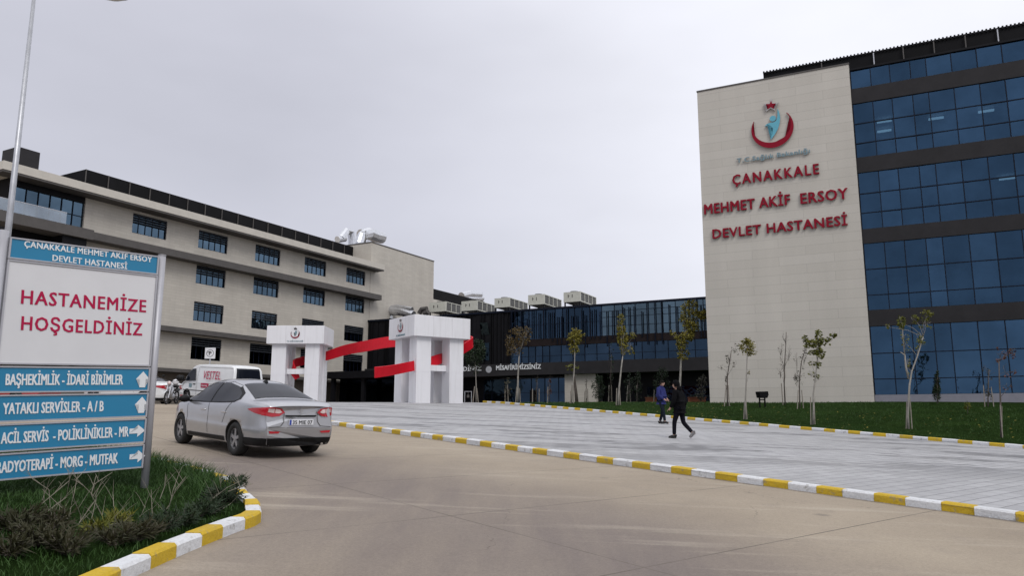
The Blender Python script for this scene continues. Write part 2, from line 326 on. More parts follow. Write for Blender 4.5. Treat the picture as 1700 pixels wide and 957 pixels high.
# ------------------------------------------------------------------ mesh builder
class MB:
    def __init__(s, off=(0, 0, 0)): s.v = []; s.f = []; s.m = []; s.o = Vector(off)
    def add(s, vs, fs, mi=0):
        k = len(s.v); s.v += [tuple(Vector(p) + s.o) for p in vs]; s.f += [tuple(i + k for i in f) for f in fs]; s.m += [mi] * len(fs); return s
    def box(s, x0, x1, y0, y1, z0, z1, mi=0):
        return s.add([(x0, y0, z0), (x1, y0, z0), (x1, y1, z0), (x0, y1, z0), (x0, y0, z1), (x1, y0, z1), (x1, y1, z1), (x0, y1, z1)],
              [(0, 3, 2, 1), (4, 5, 6, 7), (0, 1, 5, 4), (1, 2, 6, 5), (2, 3, 7, 6), (3, 0, 4, 7)], mi)
    def obox(s, c, ax, ay, az, mi=0):                 # oriented box from centre and three half axes
        c, ax, ay, az = map(Vector, (c, ax, ay, az)); P = [c + a * ax + b * ay + d * az for d in (-1, 1) for a, b in ((-1, -1), (1, -1), (1, 1), (-1, 1))]
        return s.add(P, [(0, 3, 2, 1), (4, 5, 6, 7), (0, 1, 5, 4), (1, 2, 6, 5), (2, 3, 7, 6), (3, 0, 4, 7)], mi)
    def quad(s, a, b, c, d, mi=0): return s.add([a, b, c, d], [(0, 1, 2, 3)], mi)
    def tube(s, pts, rad, n=8, mi=0, cap=True):
        pts = [Vector(p) for p in pts]; rad = rad if isinstance(rad, (list, tuple)) else [rad] * len(pts)
        vs = []; prev = None
        for i, p in enumerate(pts):
            t = (pts[min(i + 1, len(pts) - 1)] - pts[max(i - 1, 0)]).normalized()
            u = prev - t * prev.dot(t) if prev is not None else t.orthogonal()
            if u.length < 1e-4: u = t.orthogonal()
            u.normalize(); prev = u; w = t.cross(u)
            vs += [p + (u * math.cos(2 * math.pi * k / n) + w * math.sin(2 * math.pi * k / n)) * rad[i] for k in range(n)]
        fs = [(i * n + k, i * n + (k + 1) % n, (i + 1) * n + (k + 1) % n, (i + 1) * n + k) for i in range(len(pts) - 1) for k in range(n)]
        if cap: fs += [tuple(range(n))[::-1], tuple((len(pts) - 1) * n + k for k in range(n))]
        return s.add(vs, fs, mi)
    def prism(s, poly, axis, a, b, mi=0):             # polygon extruded along 'x','y' or 'z'
        f = {'x': lambda p, t: (t, p[0], p[1]), 'y': lambda p, t: (p[0], t, p[1]), 'z': lambda p, t: (p[0], p[1], t)}[axis]
        n = len(poly); vs = [f(p, a) for p in poly] + [f(p, b) for p in poly]
        return s.add(vs, [tuple(range(n))[::-1], tuple(range(n, 2 * n))] + [(i, (i + 1) % n, n + (i + 1) % n, n + i) for i in range(n)], mi)
    def ball(s, c, r, n=10, mi=0):
        r = r if isinstance(r, (tuple, list)) else (r, r, r); vs = []; fs = []; h = n // 2
        for i in range(1, h):
            t = math.pi * i / h
            vs += [(c[0] + r[0] * math.sin(t) * math.cos(2 * math.pi * k / n), c[1] + r[1] * math.sin(t) * math.sin(2 * math.pi * k / n), c[2] + r[2] * math.cos(t)) for k in range(n)]
        fs = [(i * n + k, (i + 1) * n + k, (i + 1) * n + (k + 1) % n, i * n + (k + 1) % n) for i in range(h - 2) for k in range(n)]
        vs += [(c[0], c[1], c[2] + r[2]), (c[0], c[1], c[2] - r[2])]; a = len(vs)
        fs += [(a - 2, k, (k + 1) % n) for k in range(n)] + [(a - 1, (h - 2) * n + (k + 1) % n, (h - 2) * n + k) for k in range(n)]
        return s.add(vs, fs, mi)
    def mesh(s, name, mats, smooth=False):
        me = bpy.data.meshes.new(name); me.from_pydata(s.v, [], s.f)
        for m in (mats if isinstance(mats, (list, tuple)) else [mats]): me.materials.append(m)
        me.polygons.foreach_set('material_index', s.m)
        bm = bmesh.new(); bm.from_mesh(me); bmesh.ops.recalc_face_normals(bm, faces=bm.faces); bm.to_mesh(me); bm.free()
        if smooth: me.polygons.foreach_set('use_smooth', [True] * len(me.polygons))
        me.update(); return me
    def build(s, name, mats, parent=None, smooth=False, bevel=0):
        o = link(name, s.mesh(name, mats, smooth), parent)
        if bevel:
            b = o.modifiers.new('edge', 'BEVEL'); b.width = bevel; b.segments = 2; b.limit_method = 'ANGLE'; b.angle_limit = R(40)
        return o
def link(name, me, parent=None):
    o = bpy.data.objects.new(name, me); COL.objects.link(o)
    if parent is not None: o.parent = parent
    return o
def tag(o, label, cat, group=None, kind=None):
    if label: o['label'] = label
    if cat: o['category'] = cat
    if group: o['group'] = group
    if kind: o['kind'] = kind
    return o
def thing(name, label, cat, loc=(0, 0, 0), rz=0, group=None, kind=None):
    o = link(name, None); o.location = loc; o.rotation_euler = (0, 0, rz); o.empty_display_size = .3
    return tag(o, label, cat, group, kind)
def copy_tree(o, parent=None):
    c = o.copy(); COL.objects.link(c); c.parent = parent
    for ch in [x for x in o.children]: copy_tree(ch, c)
    return c
def slope_frame(x, y, heading):                       # stands on the sloping ground, +X pointing along heading (sin, cos)
    n = Vector((-PP, -QQ, 1)).normalized(); f = Vector((math.sin(heading), math.cos(heading), 0)); f = (f - n * f.dot(n)).normalized()
    l = n.cross(f); m = Matrix((f, l, n)).transposed().to_4x4(); m.translation = (x, y, g(x, y)); return m
def text_mesh(name, body, mats, parent, width, height, M4, depth=.02, bold=0., fit=True, spacing=1.0):
    c = bpy.data.curves.new(name, 'FONT'); c.body = body; c.extrude = depth / 2; c.align_x = 'CENTER'; c.space_character = spacing; c.resolution_u = 2
    t = bpy.data.objects.new(name, c); COL.objects.link(t); bpy.context.view_layer.update()
    me = bpy.data.meshes.new_from_object(t.evaluated_get(bpy.context.evaluated_depsgraph_get()))
    bpy.data.objects.remove(t); me.name = name
    co = np.empty(len(me.vertices) * 3); me.vertices.foreach_get('co', co); co = co.reshape(-1, 3)
    cap = .73                                         # cap height of the built-in face
    x0, x1 = co[:, 0].min(), co[:, 0].max()
    co[:, 0] = (co[:, 0] - (x0 + x1) / 2) * width / (x1 - x0); co[:, 1] = (co[:, 1] - cap / 2 * .97) * height / cap
    me.vertices.foreach_set('co', co.ravel())
    if bold:                                          # heavier strokes: the outline repeated a few millimetres apart
        w0 = min(bold * height, .075 * width / max(1, len(body))); bm = bmesh.new()
        for i, (a, b_) in enumerate(((-1, -.5), (1, -.5), (-1, .5), (1, .5), (0, 0))):
            m2 = me.copy(); m2.transform(Matrix.Translation((a * w0, b_ * w0, -i * depth * .03))); bm.from_mesh(m2); bpy.data.meshes.remove(m2)
        bm.to_mesh(me); bm.free()
    me.transform(M4); me.materials.clear()
    for m in (mats if isinstance(mats, (list, tuple)) else [mats]): me.materials.append(m)
    if isinstance(mats, (list, tuple)) and len(mats) > 1:
        zz = M4.to_3x3() @ Vector((0, 0, 1))
        for p in me.polygons: p.material_index = 0 if abs(p.normal.dot(zz.normalized())) > .7 else 1
    return link(name, me, parent)
def frame4(o, x, y):
    x = Vector(x).normalized(); y = Vector(y).normalized(); z = x.cross(y); m = Matrix((x, y, z)).transposed().to_4x4(); m.translation = o; return m

# ------------------------------------------------------------------ the setting: ground, road, forecourt, lawns
def axis_steps(lo, hi, near, step, far):
    xs = []; x = lo
    while x < hi: xs.append(x); x += step if near[0] <= x < near[1] else far
    return xs + [hi]
def terrain(name, xs, ys, f, m):
    me = bpy.data.meshes.new(name); nx = len(xs)
    me.from_pydata([(x, y, f(x, y)) for y in ys for x in xs], [], [(j * nx + i, j * nx + i + 1, (j + 1) * nx + i + 1, (j + 1) * nx + i) for j in range(len(ys) - 1) for i in range(nx - 1)])
    me.materials.append(m); me.polygons.foreach_set('use_smooth', [True] * len(me.polygons)); me.update(); return link(name, me)
def sheet(name, poly, f, m, step=1.0):                # convex polygon draped on the terrain
    xs = [p[0] for p in poly]; ys = [p[1] for p in poly]; bm = bmesh.new()
    nx = int((max(xs) - min(xs)) / step) + 1; ny = int((max(ys) - min(ys)) / step) + 1
    G = [[bm.verts.new((min(xs) + (max(xs) - min(xs)) * i / nx, min(ys) + (max(ys) - min(ys)) * j / ny, 0)) for i in range(nx + 1)] for j in range(ny + 1)]
    for j in range(ny):
        for i in range(nx): bm.faces.new((G[j][i], G[j][i + 1], G[j + 1][i + 1], G[j + 1][i]))
    area = sum(a[0] * b[1] - b[0] * a[1] for a, b in zip(poly, poly[1:] + poly[:1])); sg = 1 if area > 0 else -1
    for a, b in zip(poly, poly[1:] + poly[:1]):
        d = Vector((b[0] - a[0], b[1] - a[1], 0)); nrm = Vector((d.y, -d.x, 0)) * sg
        bmesh.ops.bisect_plane(bm, geom=bm.verts[:] + bm.edges[:] + bm.faces[:], plane_co=(a[0], a[1], 0), plane_no=nrm, clear_outer=True)
    for v in bm.verts: v.co.z = f(v.co.x, v.co.y)
    me = bpy.data.meshes.new(name); bm.to_mesh(me); bm.free(); me.materials.append(m); me.polygons.foreach_set('use_smooth', [True] * len(me.polygons)); return link(name, me)
gx = axis_steps(-420, 420, (-30, 36), 1.0, 13); gy = axis_steps(-60, 700, (-4, 62), 1.0, 9)
tag(terrain('road', gx, gy, g, M['road']), 'tan concrete road running uphill to the hospital', 'road', kind='structure')
NK0 = Vector((7.12, 11.21)); NKD = Vector((-.675, .738)); NKN = Vector((.738, .675))
def nk(t): return NK0 + NKD * t
def fk(t): return FK0 + FKD * t
a, b = nk(-6), nk(24); c_, d_ = fk(-6.6), fk(36)
plaza_poly = [tuple(a), tuple(d_ - FKN * .02), tuple(fk(-7)), (-9, 58), (-19, 58), tuple(b)]
tag(sheet('plaza', plaza_poly, lambda x, y: g(x, y) + .10, M['paver']), 'light grey paved forecourt with darker stone streaks', 'paving', kind='structure')
lp = [tuple(fk(-7.2)), tuple(fk(36)), (70, 20), (70, 100), (-3.2, 100)]
tag(sheet('lawn', lp, lawn_z, M['turf']), 'dark green lawn sloping up to the stone slab', 'lawn', kind='structure')
isl = [(-3.15, 4.5), (-2.93, 8.72), (-3.12, 9.45), (-3.4, 10.1), (-4.15, 11.6), (-6.3, 13.8), (-10.2, 17), (-15, 15), (-13, 4.5)]
def isl_z(x, y):                                      # low mound inside the kerb
    P = Vector((x, y)); dm = min(abs((Vector(b) - Vector(a)).normalized().cross(P - Vector(a))) for a, b in zip(isl[:6], isl[1:7]))
    return g(x, y) + .085 + .12 * smooth(0, 2.0, dm)
tag(sheet('island_lawn', isl, isl_z, M['turf'], .4), 'grassy kerbed island under the direction sign', 'lawn', kind='structure')

def kerb(name, label, pts, L, width, height, start, zf, zb=None):
    """painted kerb: alternating white and yellow stones along a polyline; the stones are its parts"""
    root = thing(name, label, 'kerb', (pts[0][0], pts[0][1], zf(*pts[0])), kind='structure'); off = -root.location
    P = [Vector(p) for p in pts]; seg = [(b - a).length for a, b in zip(P, P[1:])]; tot = sum(seg)
    def pos(t):
        for a, b, l in zip(P, P[1:], seg):
            if t <= l or b is P[-1]: return a + (b - a) * (t / l), (b - a).normalized()
            t -= l
    k = 0; t = 0.0
    while t < tot - .05:
        ln = L[(k + start) % 2] * random.uniform(.96, 1.04); m = MB(off); ring = []; e = min(t + ln - .004, tot)
        jz = random.uniform(-.006, .006); jn = random.uniform(-.008, .008); n = 4
        for i in range(n + 1):
            p, d = pos(t + (e - t) * i / n)
            if 0 < i < n:
                p0, d0 = pos(max(0, t + (e - t) * i / n - .08)); p1, d1 = pos(min(tot, t + (e - t) * i / n + .08)); d = (d0 + d1).normalized()
            nrm = Vector((-d.y, d.x)); z = zf(p.x, p.y) + jz
            prof = [(-.0, -.25), (-.0, height - .025), (.022, height), (width, height), (width, -.25)]
            ring.append([(p.x + nrm.x * (a + jn), p.y + nrm.y * (a + jn), z + h) for a, h in prof])
        vs = [q for r_ in ring for q in r_]; fs = [(i * 5 + j, (i + 1) * 5 + j, (i + 1) * 5 + j + 1, i * 5 + j + 1) for i in range(n) for j in range(4)] + [(0, 1, 2, 3, 4), tuple(n * 5 + j for j in (4, 3, 2, 1, 0))]
        m.add(vs, fs); y = (k + start) % 2
        o = m.build('kerb_stone', M['kerb_y'] if y else M['kerb_w'], root); o['label'] = 'yellow painted kerb stone' if y else 'white painted kerb stone'
        t += ln; k += 1
    return root
kerb('plaza_kerb', 'yellow and white kerb between the road and the paved forecourt', [tuple(nk(t)) for t in (24, 19, 14, 9, 4, 0, -6)], (.52, .46), .2, .125, 0, g)
kerb('lawn_kerb', 'yellow and white kerb along the lawn edge of the forecourt', [tuple(fk(t)) for t in (-7.2, 0, 6, 12, 18, 24, 30, 36)], (.54, .50), .16, .22, 1, g)
kc = [(-3.08, 5.0), (-3.03, 6.4), (-2.97, 7.4), (-2.86, 8.35), (-2.79, 8.72), (-2.80, 9.0), (-2.92, 9.32), (-3.02, 9.62), (-3.3, 10.15), (-3.62, 10.8), (-4.05, 11.6), (-5.1, 12.7), (-6.2, 13.75)]
kerb('island_kerb', 'yellow and white kerb curving round the grass island', kc, (.45, .42), .17, .128, 1, g)

# ------------------------------------------------------------------ ward wing (long cream building on the left)
AL = R(28.8); LO = Vector((-19.47, 105.0, 0)); SX = Vector((math.sin(AL), math.cos(AL), 0)); SN = Vector((math.cos(AL), -math.sin(AL), 0))
ZB = 3.0
def frame_thing(name, label, cat, o, xdir):
    t = thing(name, label, cat, (o[0], o[1], ZB), math.atan2(xdir[1], xdir[0])); return t
def fL(u, v, off=0):                                  # (along, height) on the ward facade plane moved out by off
    P0 = LO + SN * off; P = on_plane(u, v, P0, SX); return (P - P0).dot(SX), P.z
D_L = (0, 0, -ZB)
ward = frame_thing('ward_wing', 'long cream hospital wing with rows of louvred windows and deep eaves', 'building', LO, SX)
S0 = -47.5; DEP = 18
m = MB(D_L)
cols = [-36.06, -28.34, -20.52, -12.6, -4.88]; hw = 3.84; rows = [(19.6, 21.55), (15.8, 17.78), (11.85, 13.88), (7.85, 10.15)]
# front wall built round its window openings
xs = sorted([-40.9, 0] + [c for c in cols] + [c + hw for c in cols]); zs = sorted([6.6, 22.2] + [z for r_ in rows for z in r_])
for i in range(len(xs) - 1):
    for j in range(len(zs) - 1):
        cx, cz = (xs[i] + xs[i + 1]) / 2, (zs[j] + zs[j + 1]) / 2
        if any(c < cx < c + hw for c in cols) and any(a < cz < b for a, b in rows): continue
        m.box(xs[i], xs[i + 1], 0, .35, zs[j], zs[j + 1])
m.box(-40.9, 0, .36, .5, 6.6, 6.95)
m.box(S0, -40.9, 0, .35, 6.6, 14.2); m.box(S0, S0 + .35, .36, DEP, 6.6, 14.2); m.box(S0 + .36, 0, DEP - .35, DEP, 3, 22.2); m.box(-.35, 0, .36, DEP - .36, 3, 22.2)
m.build('wall', M['cream'], ward)
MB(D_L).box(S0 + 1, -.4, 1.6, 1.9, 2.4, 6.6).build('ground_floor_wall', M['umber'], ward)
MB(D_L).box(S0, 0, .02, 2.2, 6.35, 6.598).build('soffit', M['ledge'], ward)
MB(D_L).box(S0 + .4, -.4, 3.0, 3.2, 6.7, 22.1).build('inner_wall', M['inner'], ward)
m = MB(D_L)
for z in (7.0, 11.0, 14.9, 18.8): m.box(S0 + .4, -.4, .52, 2.98, z, z + .25)
m.build('floor_slab', M['floor_in'], ward)
m = MB(D_L); m.box(S0 - 1.6, 1.1, -1.6, DEP, 22.0, 22.72); m.build('eave', M['fascia'], ward)
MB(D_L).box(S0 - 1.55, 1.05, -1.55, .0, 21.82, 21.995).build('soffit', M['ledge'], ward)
MB(D_L).box(-41, 1.0, -1.3, -.002, 17.8, 18.5).build('ledge', M['ledge'], ward)
MB(D_L).box(S0 - 2.0, -41.05, -1.9, .05, 17.6, 18.5).build('ledge', M['ledge'], ward)
MB(D_L).box(S0 + .02, -40.92, .06, .4, 15.6, 17.598).box(S0 + .02, S0 + .36, .41, DEP, 15.6, 22.0).build('recess_panel', M['black'], ward)
MB(D_L).box(-43.6, -41.4, -1.5, .055, 15.9, 17.597).build('recess_panel', M['dark'], ward)
for k in range(6): MB(D_L).box(S0 + .4 + k * 1.04, S0 + 1.4 + k * 1.04, .2, .24, 14.2, 15.598).build('window', M['glassL'], ward)
MB(D_L).box(S0 - 1.0, -8, -.9, -.002, 10.35, 10.85).build('ledge', M['ledge'], ward)
MB(D_L).box(-41, -8, -.25, -.002, 6.4, 6.75).build('ledge', M['ledge'], ward)
win = None
for ci, c in enumerate(cols):
    for ri, (z0, z1) in enumerate(rows):
        dk = ri >= 2
        if win is None or ri == 2 and ci == 0 or True:
            pass
        w = MB(D_L).box(c + .06, c + hw - .06, .22, .24, z0 + .06, z1 - .06).build('window', M['glassK'] if ri == 3 else M['glassL'], ward)  # lowest row gets the darker tone in place of ledge shade
        f = MB(D_L); 
        for a, b in ((c, c + .06), (c + hw - .06, c + hw)): f.box(a, b, .10, .33, z0, z1)
        f.box(c + .06, c + hw - .06, .10, .33, z0, z0 + .06); f.box(c + .06, c + hw - .06, .10, .33, z1 - .06, z1)
        for k in range(1, 5): x = c + hw * k / 5; f.box(x - .025, x + .025, .16, .218, z0 + .06, z1 - .06)
        f.build('frame', M['mullion'], w)
        l = MB(D_L); zt = z1 - .12
        for k in range(4): l.obox((c + hw / 2, .04, zt - k * .24), (hw / 2 - .02, 0, 0), (0, .07, .03), (0, -.012, .03))
        l.build('louvre', M['louvre'], w)
# top floor glazed corner and terrace
for k in range(6):
    a = S0 + .4 + k * 1.04; w = MB(D_L).box(a, a + 1.0, .25, .28, 18.7, 21.3).build('window', M['glassL'], ward)
    MB(D_L).box(a + 1.0, a + 1.04, .15, .32, 18.6, 21.3).box(a, a + 1.0, .18, .246, 20.0, 20.06).build('frame', M['mullion'], w)
MB(D_L).box(S0, -40.92, .1, .4, 21.3, 21.99).build('header_panel', M['dark'], ward)
bl = MB(D_L).box(S0 - 1.9, -43.6, -1.80, -1.77, 18.51, 19.5).build('balustrade', M['balus'], ward)
MB(D_L).box(S0 - 1.9, -43.6, -1.82, -1.75, 19.5, 19.56).build('handrail', M['metal'], bl)
# roof screen with its ribs, set back from the eave
s0, zt = fL(142.6, 281, -3.2); s1, _ = fL(590, 400, -3.2)
m = MB(D_L).box(s0, s1, 3.2, 3.3, 22.7, zt).box(s0, s0 + .1, 3.3, DEP - 1, 22.7, zt)
m.build('roof_screen', M['black'], ward)
k = s0
while k < s1: MB(D_L).box(k, k + .07, 3.12, 3.198, 22.7, zt).build('screen_rib', M['ledge'], ward); k += (s1 - s0) / 17
sa, za = fL(30, 243, -8); sb, _ = fL(67, 252, -8)
MB(D_L).box(sa, sb, 8, 10.6, 22.7, za).build('lift_housing', M['spandrel'], ward)

# ------------------------------------------------------------------ windowless cream block
blk = frame_thing('stair_block', 'tall plain cream block without windows behind the white gates', 'building', LO, SX)
MB(D_L).box(.03, 15.2, -.03, 9, 3, 25.85).build('wall', M['cream'], blk)
MB(D_L).box(-.02, 15.25, -.08, 9.05, 25.852, 26.0).build('coping', M['ledge'], blk)
# farther roof edge beyond the block
far = frame_thing('rear_wing', 'low rear wing with a black roof screen beyond the cream block', 'building', LO, SX)
MB(D_L).box(15.3, 34, 1.5, 12, 3, 20.4).build('wall', M['fascia'], far)
MB(D_L).box(15.3, 34, 2.0, 2.1, 20.42, 22.2).build('roof_screen', M['black'], far)

# ------------------------------------------------------------------ dark glass wing in the middle
DX = Vector((.893, -.449, 0)); DN = Vector((-.449, -.893, 0)); DO = Vector((-19.57, 104.81, 0))
def fD(u, v, off=0):
    P0 = DO + DN * off; P = on_plane(u, v, P0, DX); return (P - P0).dot(DX), P.z
wing = frame_thing('glass_wing', 'dark three storey glass wing with vertical fins and a lettered fascia', 'building', DO, DX)
ZR = 15.0; T1 = 64; GX = 21.6
MB(D_L).box(.1, T1, .9, 20, 14.2, 14.9).build('roof', M['dark'], wing)
MB(D_L).box(0, T1, -.06, .5, 14.78, ZR).build('roof_edge', M['mullion'], wing)
MB(D_L).box(.3, T1 - .3, 5, 5.2, 3, 14.19).build('inner_wall', M['inner'], wing)
m = MB(D_L)
for z in (7.0, 10.5): m.box(.3, T1, .7, 4.9, z, z + .3)
m.build('floor_slab', M['floor_in'], wing)
MB(D_L).box(GX, T1, .0, .6, 10.40, 11.26).build('spandrel', M['brown'], wing)
MB(D_L).box(0, T1, -.35, .6, 6.95, 8.38).build('fascia', M['spandrel'], wing)
# left zone: dark panels with an open window
m = MB(D_L); k = .02
while k < GX - .5:
    w_ = random.choice((.9, 1.3, 1.7)); e = min(k + w_, GX)
    m.box(k, e - .05, random.choice((.1, .16, .22)), .6, 8.4, 14.77); k = e
m.build('cladding', M['dark'], wing)
m = MB(D_L)
for k in range(30): x = random.uniform(.3, GX - .3); m.box(x, x + .07, -.05, .098, 8.4, 14.7)
m.build('fin', M['black'], wing)
for x, z0 in ((17.5, 8.9), (14.6, 11.9), (14.6, 8.9)):
    MB(D_L).box(x, x + 1.2, .05, .097, z0, z0 + 2.2).build('window', M['glassD'], wing)
ow = MB(D_L).obox((18.2, -.25, 12.85), (.55, 0, 0), (0, .02, .005), (0, -.3, .72)).build('window', M['glassSky'], wing); ow['label'] = 'top hung window tilted open'
# upper glazing: one pane field per floor, right bay tinted paler to imitate sky reflection
def glazed(x0, x1, z0, z1, gm, pitch, parent, rowsz=(), y=.18, fins=0.0, seam=.05):
    k = x0
    while k < x1 - .2:
        e = min(k + pitch * random.choice((1, 1, 1, .62)), x1)
        if x1 - e < .3: e = x1
        # each pane sits a hair out of true, as real curtain walling does
        j = random.uniform(-.008, .008); w = MB(D_L)
        zz = [z0] + list(rowsz) + [z1]
        for a, b in zip(zz, zz[1:]):
            q = random.uniform(-.008, .008)
            w.quad((k + seam, y + j, a + seam / 2), (e, y - j, a + seam / 2), (e, y - j + q, b - seam / 2), (k + seam, y + j + q, b - seam / 2))
        o = w.build('window', gm, parent)
        f = MB(D_L).box(k, k + seam, y - .09, y + .05, z0, z1)
        for z in rowsz: f.box(k + seam, e, y - .05, y + .04, z - .025, z + .025)
        f.build('mullion', M['mullion'], o); k = e
random.seed(3)
glazed(GX, 33.5, 11.26, 14.78, M['glassD'], 1.55, wing, (13.0,))
glazed(33.5, T1, 11.26, 14.78, M['glassSky'], 1.55, wing, (12.35, 13.4, 14.1))
glazed(GX, T1, 8.38, 10.40, M['glassD'], 1.5, wing, (9.2,))
m = MB(D_L); k = GX + .3
while k < T1:
    z1 = random.choice((14.77, 14.4, 14.1, 13.8)); z0 = random.choice((11.3, 10.9, 10.5, 10.0)); m.box(k, k + .065, -.2, -.003, z0, z1); k += random.uniform(.36, .9)
m.build('fin', M['mullion'], wing)
# ground floor set back under the fascia
MB(D_L).box(0, GX - 4.2, 2.4, 2.6, 2.4, 6.94).build('ground_floor_wall', M['dark'], wing)
glazed(17.4, 28.4, 2.6, 6.6, M['glassD'], 1.8, wing, (4.9,), y=1.2)
MB(D_L).box(28.7, 32.6, .3, 1.0, 2.6, 6.94).build('ground_floor_wall', M['cream'], wing)
MB(D_L).box(32.6, T1, 2.6, 2.8, 2.4, 6.94).build('ground_floor_wall', M['dark'], wing)
glazed(38, 46, 2.8, 5.4, M['glassK'], 2.0, wing, (), y=2.4)
# entrance canopy standing out in front of the ward corner
cx0, cz1 = fD(543, 618, 8.6); cx1, _ = fD(672, 615, 8.6); _, cz0 = fD(543, 629.5, 8.6)
MB(D_L).box(cx0, cx1, -8.6, -.37, cz0, cz1).build('entrance_canopy', M['dark'], wing)
MB(D_L).box(cx0 + .3, cx1, -6.4, -6.2, 2.4, cz0 - .002).build('entrance_glazing', M['glassK'], wing)
for k in (cx0 + .35, (cx0 + cx1) / 2 - .8, cx1 - 1.5): MB(D_L).box(k, k + .45, -8.2, -7.75, 2.4, cz0 - .003).build('column', M['dark'], wing)
MB(D_L).box(cx0 + .3, cx1, -6.1, -5.9, 2.4, cz0 - .002).build('ground_floor_wall', M['black'], wing)
xd, _ = fD(880, 655, -1.1); xe, _ = fD(890, 655, -1.1)
MB(D_L).box(xd, xe, 1.04, 1.10, 2.6, 5.2).build('door', M['black'], wing)
for k in (1.2, 5.0): MB(D_L).box(k, k + .5, .0, .5, 2.4, 6.94).build('column', M['dark'], wing)
def dtext(body, u0, u1, z, h):
    x0, _ = fD(u0, 610, .37); x1, _ = fD(u1, 610, .37)
    text_mesh('lettering', body, M['signtxt'], wing, x1 - x0, h, frame4(((x0 + x1) / 2, -.37, z - ZB), (1, 0, 0), (0, 0, 1)), .06, .03)
dtext('MİSAFİRİMİZSİNİZ', 824, 898, 7.93, .56); dtext('DİNİZ', 769.5, 799, 7.93, .56)
xc, zc = fD(811.5, 614, .38)
m = MB(D_L); m.add([(xc + .42 * math.cos(t), -.39, zc + .42 * math.sin(t)) for t in np.linspace(0, 6.283, 25)[:-1]] + [(xc + .42 * math.cos(t), -.35, zc + .42 * math.sin(t)) for t in np.linspace(0, 6.283, 25)[:-1]],
      [tuple(range(24))] + [(i, (i + 1) % 24, 24 + (i + 1) % 24, 24 + i) for i in range(24)])
em = m.build('emblem', M['metal'], wing)
m = MB(D_L)
for t in np.linspace(0, 6.283, 13)[:-1]: m.box(xc + .27 * math.cos(t) - .03, xc + .27 * math.cos(t) + .03, -.405, -.392, zc + .27 * math.sin(t) - .03, zc + .27 * math.sin(t) + .03)
m.build('emblem_detail', M['signtxt'], em)

# ------------------------------------------------------------------ tower with stone slab and blue curtain wall
TO = Vector((20.30, 43.99, 0))
def fT(u, v, off=0):
    P0 = TO + DN * off; P = on_plane(u, v, P0, DX); return (P - P0).dot(DX), P.z
tower = frame_thing('office_tower', 'hospital tower with pale stone slab and blue glass curtain wall', 'building', TO, DX)
MB(D_L).box(-9.15, 0, 0, .55, 1.2, 22.86).build('stone_slab', M['stone'], tower)
MB(D_L).box(-9.18, .03, -.04, .58, 22.862, 22.95).build('coping', M['ledge'], tower)
TX1 = 24.0
MB(D_L).box(-9.1, -8.7, .56, 14, 1.5, 22.5).box(-8.69, TX1, 13.6, 14, 1.5, 22.5).box(TX1 - .3, TX1, .5, 13.59, 1.5, 22.5).build('wall', M['dark'], tower)
MB(D_L).box(-8.7, TX1 - .3, .6, 13.59, 22.5, 22.65).build('roof', M['dark'], tower)
MB(D_L).box(-8.6, TX1 - .4, 6.2, 6.4, 1.6, 22.4).build('inner_wall', M['inner'], tower)
m = MB(D_L); ceil = []
for z in (2.9, 7.3, 11.9, 16.2, 20.5): m.box(.05, TX1 - .4, .62, 6.15, z, z + .35)
m.build('floor_slab', M['inner'], tower)
MB(D_L).box(.02, TX1, .18, .6, 1.2, 3.06).build('plinth', M['plinth'], tower)
for z0, z1 in ((6.94, 7.87), (11.78, 12.64), (16.06, 16.99), (20.37, 21.31)): MB(D_L).box(.02, TX1, .16, .6, z0, z1).build('spandrel', M['spandrel'], tower)
muls = [.03, 1.12, 2.15, 3.23, 4.05, 5.33, 6.59, 7.81, 9.05, 10.1, 11.2, 12.3, 13.1, 14.4, 15.7, 16.9, 18.2, 19.2, 20.3, 21.4, 22.2, 23.4]
for z0, z1, rz in ((3.06, 6.94, (3.94, 5.39)), (7.87, 11.78, (8.74, 10.25)), (12.64, 16.06, (13.61, 14.78)), (16.99, 20.37, (17.88, 19.1)), (21.31, 22.5, ())):
    zz = [z0] + list(rz) + [z1]
    for a, b in zip(muls, muls[1:]):
        w = MB(D_L); j = random.uniform(-.010, .010)
        for c, d in zip(zz, zz[1:]):
            q = random.uniform(-.012, .012); w.quad((a + .04, .26 + j, c + .02), (b - .01, .26 - j, c + .02), (b - .01, .26 - j + q, d - .02), (a + .04, .26 + j + q, d - .02))
        o = w.build('window', M['glassT'], tower)
        f = MB(D_L).box(a - .01, a + .04, .20, .33, z0, z1)
        for z in rz: f.box(a + .04, b - .01, .21, .32, z - .025, z + .025)
        f.build('mullion', M['mullion'], o)
MB(D_L).box(.02, TX1, .14, .6, 22.5, 22.62).build('parapet', M['dark'], tower)
s0, _ = fT(1267, 122, -1.3)
m = MB(D_L).box(s0, TX1, 1.3, 1.4, 22.66, 23.9); m.build('roof_screen', M['black'], tower)
m = MB(D_L); k = s0
while k < TX1: m.box(k, k + .09, 1.2, 1.298, 23.80, 23.98); k += .2
m.box(s0, TX1, 1.302, 1.42, 23.902, 23.95); m.build('screen_rib', M['dark'], tower)
for u, v in ((1363, 105), (1450, 100), (1499, 90), (1550, 82), (1602, 70), (1656, 62), (1725, 50)):
    x, _ = fT(u, v, -1.2); MB(D_L).box(x, x + .06, 1.13, 1.197, 22.66, 23.79).build('screen_post', M['metal'] if u in (1450, 1656) else M['ledge'], tower)
inv = Matrix.Rotation(-tower.rotation_euler.z, 4, 'Z') @ Matrix.Translation(-tower.location)
